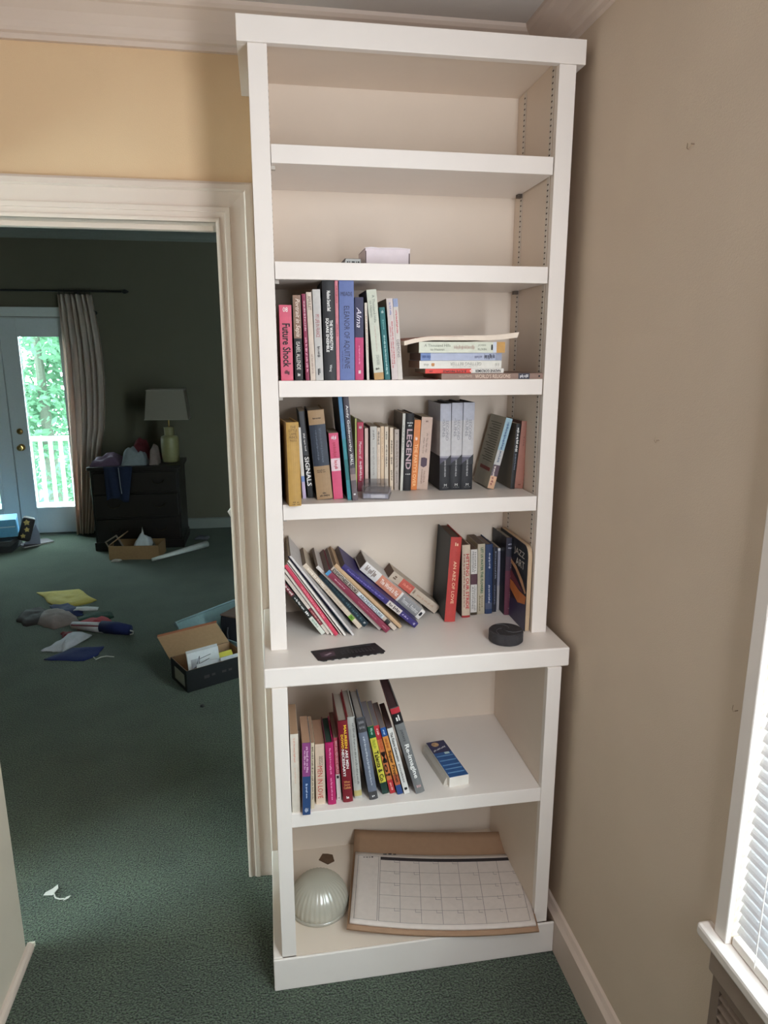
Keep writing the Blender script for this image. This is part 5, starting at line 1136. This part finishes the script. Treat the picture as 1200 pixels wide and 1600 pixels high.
# ---- heap of flags and cloths in the middle of the far carpet
G3 = 'flags and cloths scattered on the far carpet'
def P(*l): return list(l)
patch('yellow_flag', [(-1.63, 3.33), (-1.36, 3.35), (-1.18, 3.10), (-1.21, 3.05), (-1.34, 2.98), (-1.46, 3.06)], 0.022, 11, (190, 172, 88), 'yellow flag cloth, furthest piece of the scattered heap', 'flag', 0, G3)
patch('navy_cloth', [(-1.46, 3.02), (-1.36, 3.06), (-1.24, 2.93), (-1.20, 2.82), (-1.34, 2.78)], 0.03, 12, (30, 40, 78), 'dark navy cloth just before the yellow flag', 'flag', 0, G3)
patch('white_tag', [(-1.27, 2.90), (-1.12, 2.88), (-1.12, 2.83), (-1.26, 2.85)], 0.012, 13, (196, 196, 196), 'small white label strip on the navy cloth', 'label', 0.024, G3)
patch('dark_green_cloth', [(-1.20, 2.82), (-1.03, 2.84), (-1.00, 2.75), (-1.08, 2.68), (-1.22, 2.72)], 0.022, 14, (30, 58, 46), 'dark green cloth right of the white label strip', 'flag', 0, G3)
patch('striped_bundle', [(-1.50, 2.92), (-1.38, 2.94), (-1.24, 2.80), (-1.20, 2.70), (-1.32, 2.60), (-1.44, 2.70)], 0.045, 15, (128, 114, 110), 'pale grey bundled cloth in the left middle of the heap', 'flag', 0, G3)
patch('brown_feathery_cloth', [(-1.60, 2.95), (-1.52, 3.02), (-1.43, 2.92), (-1.42, 2.72), (-1.50, 2.68), (-1.60, 2.80)], 0.03, 16, (44, 36, 34), 'dark brown ragged cloth at the left end of the heap', 'flag', 0, G3)
patch('red_flag', [(-1.22, 2.68), (-1.06, 2.82), (-0.99, 2.66), (-1.02, 2.58), (-1.18, 2.56)], 0.03, 17, (158, 40, 50), 'red flag cloth right of the grey bundle', 'flag', 0, G3)
patch('red_scrap', [(-1.26, 2.52), (-1.14, 2.50), (-1.10, 2.42), (-1.22, 2.42)], 0.03, 18, (132, 36, 44), 'dark red cloth strip behind the white cloth', 'flag', 0, G3)
ff = empty('folded_striped_flag', (-1.02, 2.51, 0), (0, 0, math.radians(-22))); tag(ff, 'rolled white and navy flag with metal clip at its right end', 'flag', G3)
MB().tube([(-0.20, 0.0, 0.028), (-0.05, 0.0, 0.03), (0.02, 0.0, 0.032)], [0.022, 0.030, 0.034], 12).build('white_stripes', mat((196, 194, 200), 0.85, 0.06), ff, smooth=True)
MB().tube([(0.0, 0.0, 0.036), (0.10, 0.0, 0.036), (0.19, 0.0, 0.032)], [0.036, 0.038, 0.030], 12).build('navy_canton', mat((30, 38, 84), 0.85, 0.08), ff, smooth=True)
s = MB()
for yy in (-0.012, 0.010):
    s.tube([(-0.19, yy - 0.012, 0.040), (0.0, yy - 0.014, 0.050)], 0.0045, 6)
s.build('red_stripe', mat((120, 60, 70), 0.85, 0), ff)
MB().tube([(0.185, 0, 0.03), (0.205, 0.01, 0.02), (0.215, -0.01, 0.014), (0.20, -0.02, 0.012)], 0.0045, 8).build('metal_clip', mat((190, 190, 186), 0.3, 0.02, metal=0.8), ff)
patch('white_cloth', [(-1.30, 2.28), (-1.22, 2.26), (-1.17, 2.24), (-1.06, 2.47), (-1.13, 2.50), (-1.20, 2.48), (-1.24, 2.36)], 0.03, 19, (186, 186, 194), 'white cloth in front of the heap beside the navy cloth', 'flag', 0, G3)
patch('navy_flag', [(-1.25, 2.15), (-1.03, 2.10), (-0.97, 2.16), (-0.96, 2.28), (-1.14, 2.27)], 0.016, 20, (28, 38, 88), 'flat navy flag with white cord, nearest piece of the heap', 'flag', 0, G3)
cd = MB().tube([(-0.98, 2.12, 0.012), (-0.965, 2.10, 0.006), (-0.945, 2.13, 0.005), (-0.92, 2.14, 0.004), (-0.875, 2.125, 0.004)], 0.003, 6)
cd.v = [(a + 0.93, b_ - 2.12, c_) for a, b_, c_ in cd.v]
cdo = cd.build('loose_string', mat((200, 198, 186), 0.8, 0.05)); cdo.location = (-0.93, 2.12, 0); tag(cdo, 'thin white cord trailing from the nearest navy flag', 'cord')

# ---- open shoe box with papers beside the door casing
SB = empty('shoe_box', (-0.331, 1.80, 0), (0, 0, math.radians(28))); tag(SB, 'open black shoe box with brown inside, filled with papers', 'box')
M_BLKC = mat((17, 16, 19), 0.5, 0.06); 
L2, W2, H2 = 0.165, 0.105, 0.115
M_IN = mat((168, 130, 98), 0.8, 0.05)
for nm, bx_ in (('long_side', (-L2, L2, -W2, -W2 + 0.003, 0, H2)), ('long_side', (-L2, L2, W2 - 0.003, W2, 0, H2)), ('short_side', (-L2, -L2 + 0.003, -W2 + 0.003, W2 - 0.003, 0, H2)), ('short_side', (L2 - 0.003, L2, -W2 + 0.003, W2 - 0.003, 0, H2))):
    MB().box(*bx_).build(nm, M_BLKC, SB)
il = MB(); il.box(-L2 + 0.003, L2 - 0.003, -W2 + 0.003, W2 - 0.003, 0, 0.003); il.box(-L2 + 0.0031, L2 - 0.0031, W2 - 0.005, W2 - 0.0031, 0.003, H2); il.box(L2 - 0.005, L2 - 0.0031, -W2 + 0.0031, W2 - 0.005, 0.003, H2); il.box(-L2 + 0.0031, -L2 + 0.005, -W2 + 0.0031, W2 - 0.005, 0.003, H2); il.box(-L2 + 0.0031, L2 - 0.0031, -W2 + 0.0031, -W2 + 0.005, 0.003, H2)
il.build('kraft_lining', M_IN, SB)
ld = MB().box(-L2 - 0.003, L2 + 0.003, 0, 0.003, 0, 0.185).build('lid', mat((178, 140, 106), 0.8, 0.05), SB); ld.location = (0, W2 + 0.001, H2 - 0.012); ld.rotation_euler = (math.radians(-69), 0, 0)
lr = MB().box(-L2 - 0.003, L2 + 0.003, -0.014, 0, 0.182, 0.185).build('lid_lip', mat((150, 96, 72), 0.7, 0.05), SB); lr.location = ld.location; lr.rotation_euler = ld.rotation_euler
MB().box(-L2 - 0.0006, -L2, -0.075, 0.055, 0.02, 0.085).build('size_label', mat((150, 152, 146), 0.6, 0.05), SB)
g_ = greek_geo(2, 'shoe')
s = MB(); s.v = [(-0.075 + 0.15 * a, -W2 - 0.0005, 0.05 + 0.022 * b_) for a, b_ in g_[0]]; s.f = g_[1]; s.build('faint_lettering', mat((60, 50, 54), 0.5, 0), SB)
G4 = 'papers in the shoe box'
def card(name, loc, rot, w, h, rgb, label, marks=None, th=0.004):
    o = MB().box(-w / 2, w / 2, -th / 2, th / 2, 0, h).build(name, mat(rgb, 0.7, 0.04))
    o.location = loc; o.rotation_euler = rot; tag(o, label, 'paper', G4)
    if marks:
        marks(o)
    return o
def sketch(o):
    s = MB()
    for a, b_ in (((-0.055, 0.03), (-0.02, 0.10)), ((-0.03, 0.03), (-0.02, 0.10)), ((-0.045, 0.055), (0.03, 0.075)), ((-0.02, 0.085), (0.04, 0.095)), ((-0.06, 0.045), (-0.03, 0.05))):
        s.tube([(a[0], -0.0024, a[1]), (b_[0], -0.0024, b_[1])], 0.0014, 4)
    s.build('ink_drawing', mat((70, 66, 72), 0.8, 0), o)
    MB().box(-0.068, -0.028, -0.0026, -0.0021, 0.04, 0.09).build('grey_wash', mat((176, 172, 180), 0.8, 0.1), o)
RZ = math.radians(28)
def sbp(lx, ly, z): return (-0.331 + lx * math.cos(RZ) - ly * math.sin(RZ), 1.80 + lx * math.sin(RZ) + ly * math.cos(RZ), z)
card('photo_card', sbp(-0.035, -0.03, 0.035), (math.radians(-14), 0, RZ), 0.17, 0.125, (214, 210, 214), 'white card with dark line drawing standing in the shoe box', sketch, 0.003)
card('white_envelope', sbp(-0.03, -0.01, 0.03), (math.radians(-14), 0, RZ), 0.17, 0.135, (200, 194, 196), 'white envelope behind the drawn card in the shoe box')
card('yellow_note', sbp(0.065, -0.058, 0.02), (math.radians(-38), 0, RZ), 0.13, 0.115, (222, 206, 84), 'yellow note leaning at the right of the shoe box')
card('white_leaflet', sbp(0.02, -0.082, 0.02), (math.radians(-12), 0, RZ), 0.23, 0.098, (206, 202, 206), 'white leaflet along the front side of the shoe box')
card('white_leaflet', sbp(0.085, -0.094, 0.02), (math.radians(-5), 0, RZ), 0.12, 0.108, (190, 188, 190), 'short white leaflet at the front right of the shoe box')
# ---- pale plastic lid and dark storage cube behind the shoe box
tl = empty('plastic_tub', (-0.222, 2.338, 0), (0, 0, math.radians(46))); tag(tl, 'pale teal plastic tub lid leaning behind the shoe box', 'tub')
M_TEAL = mat((128, 150, 154), 0.35, 0.05)
s = MB().box(-0.33, 0.30, -0.004, 0.004, 0.0, 0.20).build('lid_panel', M_TEAL, tl, bevel=0.003); s.rotation_euler = (math.radians(-40), 0, 0)
s = MB(); s.box(-0.335, 0.305, -0.016, 0.006, 0.196, 0.206); s.box(-0.338, -0.328, -0.016, 0.006, 0, 0.206); s = s.build('lid_rim', M_TEAL, tl, bevel=0.003); s.rotation_euler = (math.radians(-40), 0, 0)
MB().box(-0.200, -0.190, -0.30, -0.075, 0.0, 0.075).build('tub_wall', M_TEAL, tl, bevel=0.003)
cb = empty('storage_cube', (-0.095, 2.190, 0), (0, 0, math.radians(-35))); tag(cb, 'dark fabric storage cube with brown top behind the door casing', 'storage box')
MB().box(-0.15, 0.15, -0.13, 0.13, 0.0, 0.19).build('fabric_body', mat((34, 34, 42), 0.85, 0.08, 40, 0.2, 200), cb, bevel=0.006)
MB().box(-0.152, 0.152, -0.132, 0.132, 0.191, 0.20).build('brown_top', mat((112, 90, 82), 0.8, 0.06), cb, bevel=0.004)
MB().tube([(-0.10, -0.134, 0.06), (-0.10, -0.140, 0.10), (-0.098, -0.134, 0.13)], 0.004, 6).build('handle_loop', mat((70, 66, 70), 0.7, 0), cb)

# ---- small scraps on the near carpet
sc = empty('white_scrap', (-0.705, 0.345, 0)); tag(sc, 'torn white paper tag with thread on the near carpet', 'scrap')
s = MB(); s.prism([(-0.022, -0.012), (0.006, -0.016), (0.016, 0.012), (0.010, 0.028), (-0.002, 0.012), (-0.018, 0.0)], 0.006, 0.0072, 'Z'); s.build('paper_tag', mat((206, 204, 198), 0.8, 0.03), sc)
MB().tube([(0.008, -0.008, 0.007), (0.018, -0.028, 0.006), (0.034, -0.036, 0.006), (0.046, -0.036, 0.006)], 0.0022, 6).build('thread', mat((190, 188, 180), 0.8, 0.03), sc)
s = MB(); s.prism([(0.044, -0.044), (0.058, -0.036), (0.062, -0.026), (0.050, -0.030)], 0.005, 0.0065, 'Z'); s.build('paper_end', mat((200, 198, 192), 0.8, 0.03), sc)
bt = MB().lathe([(0.010, 0), (0.011, 0.004), (0.006, 0.009), (0.0, 0.010)], n=9).build('black_crumb', M_DARK); bt.location = (-0.345, 1.48, 0); tag(bt, 'tiny black bit on the carpet before the shoe box', 'crumb')
wt = MB().box(0, 0.016, -0.003, 0.003, 0, 0.012).build('wedge_stop', mat((236, 230, 214), 0.5, 0.02)); wt.location = (-0.709, 0.140, 0.004); tag(wt, 'small white moulding end piece at the foot of the left wall end', 'trim piece')
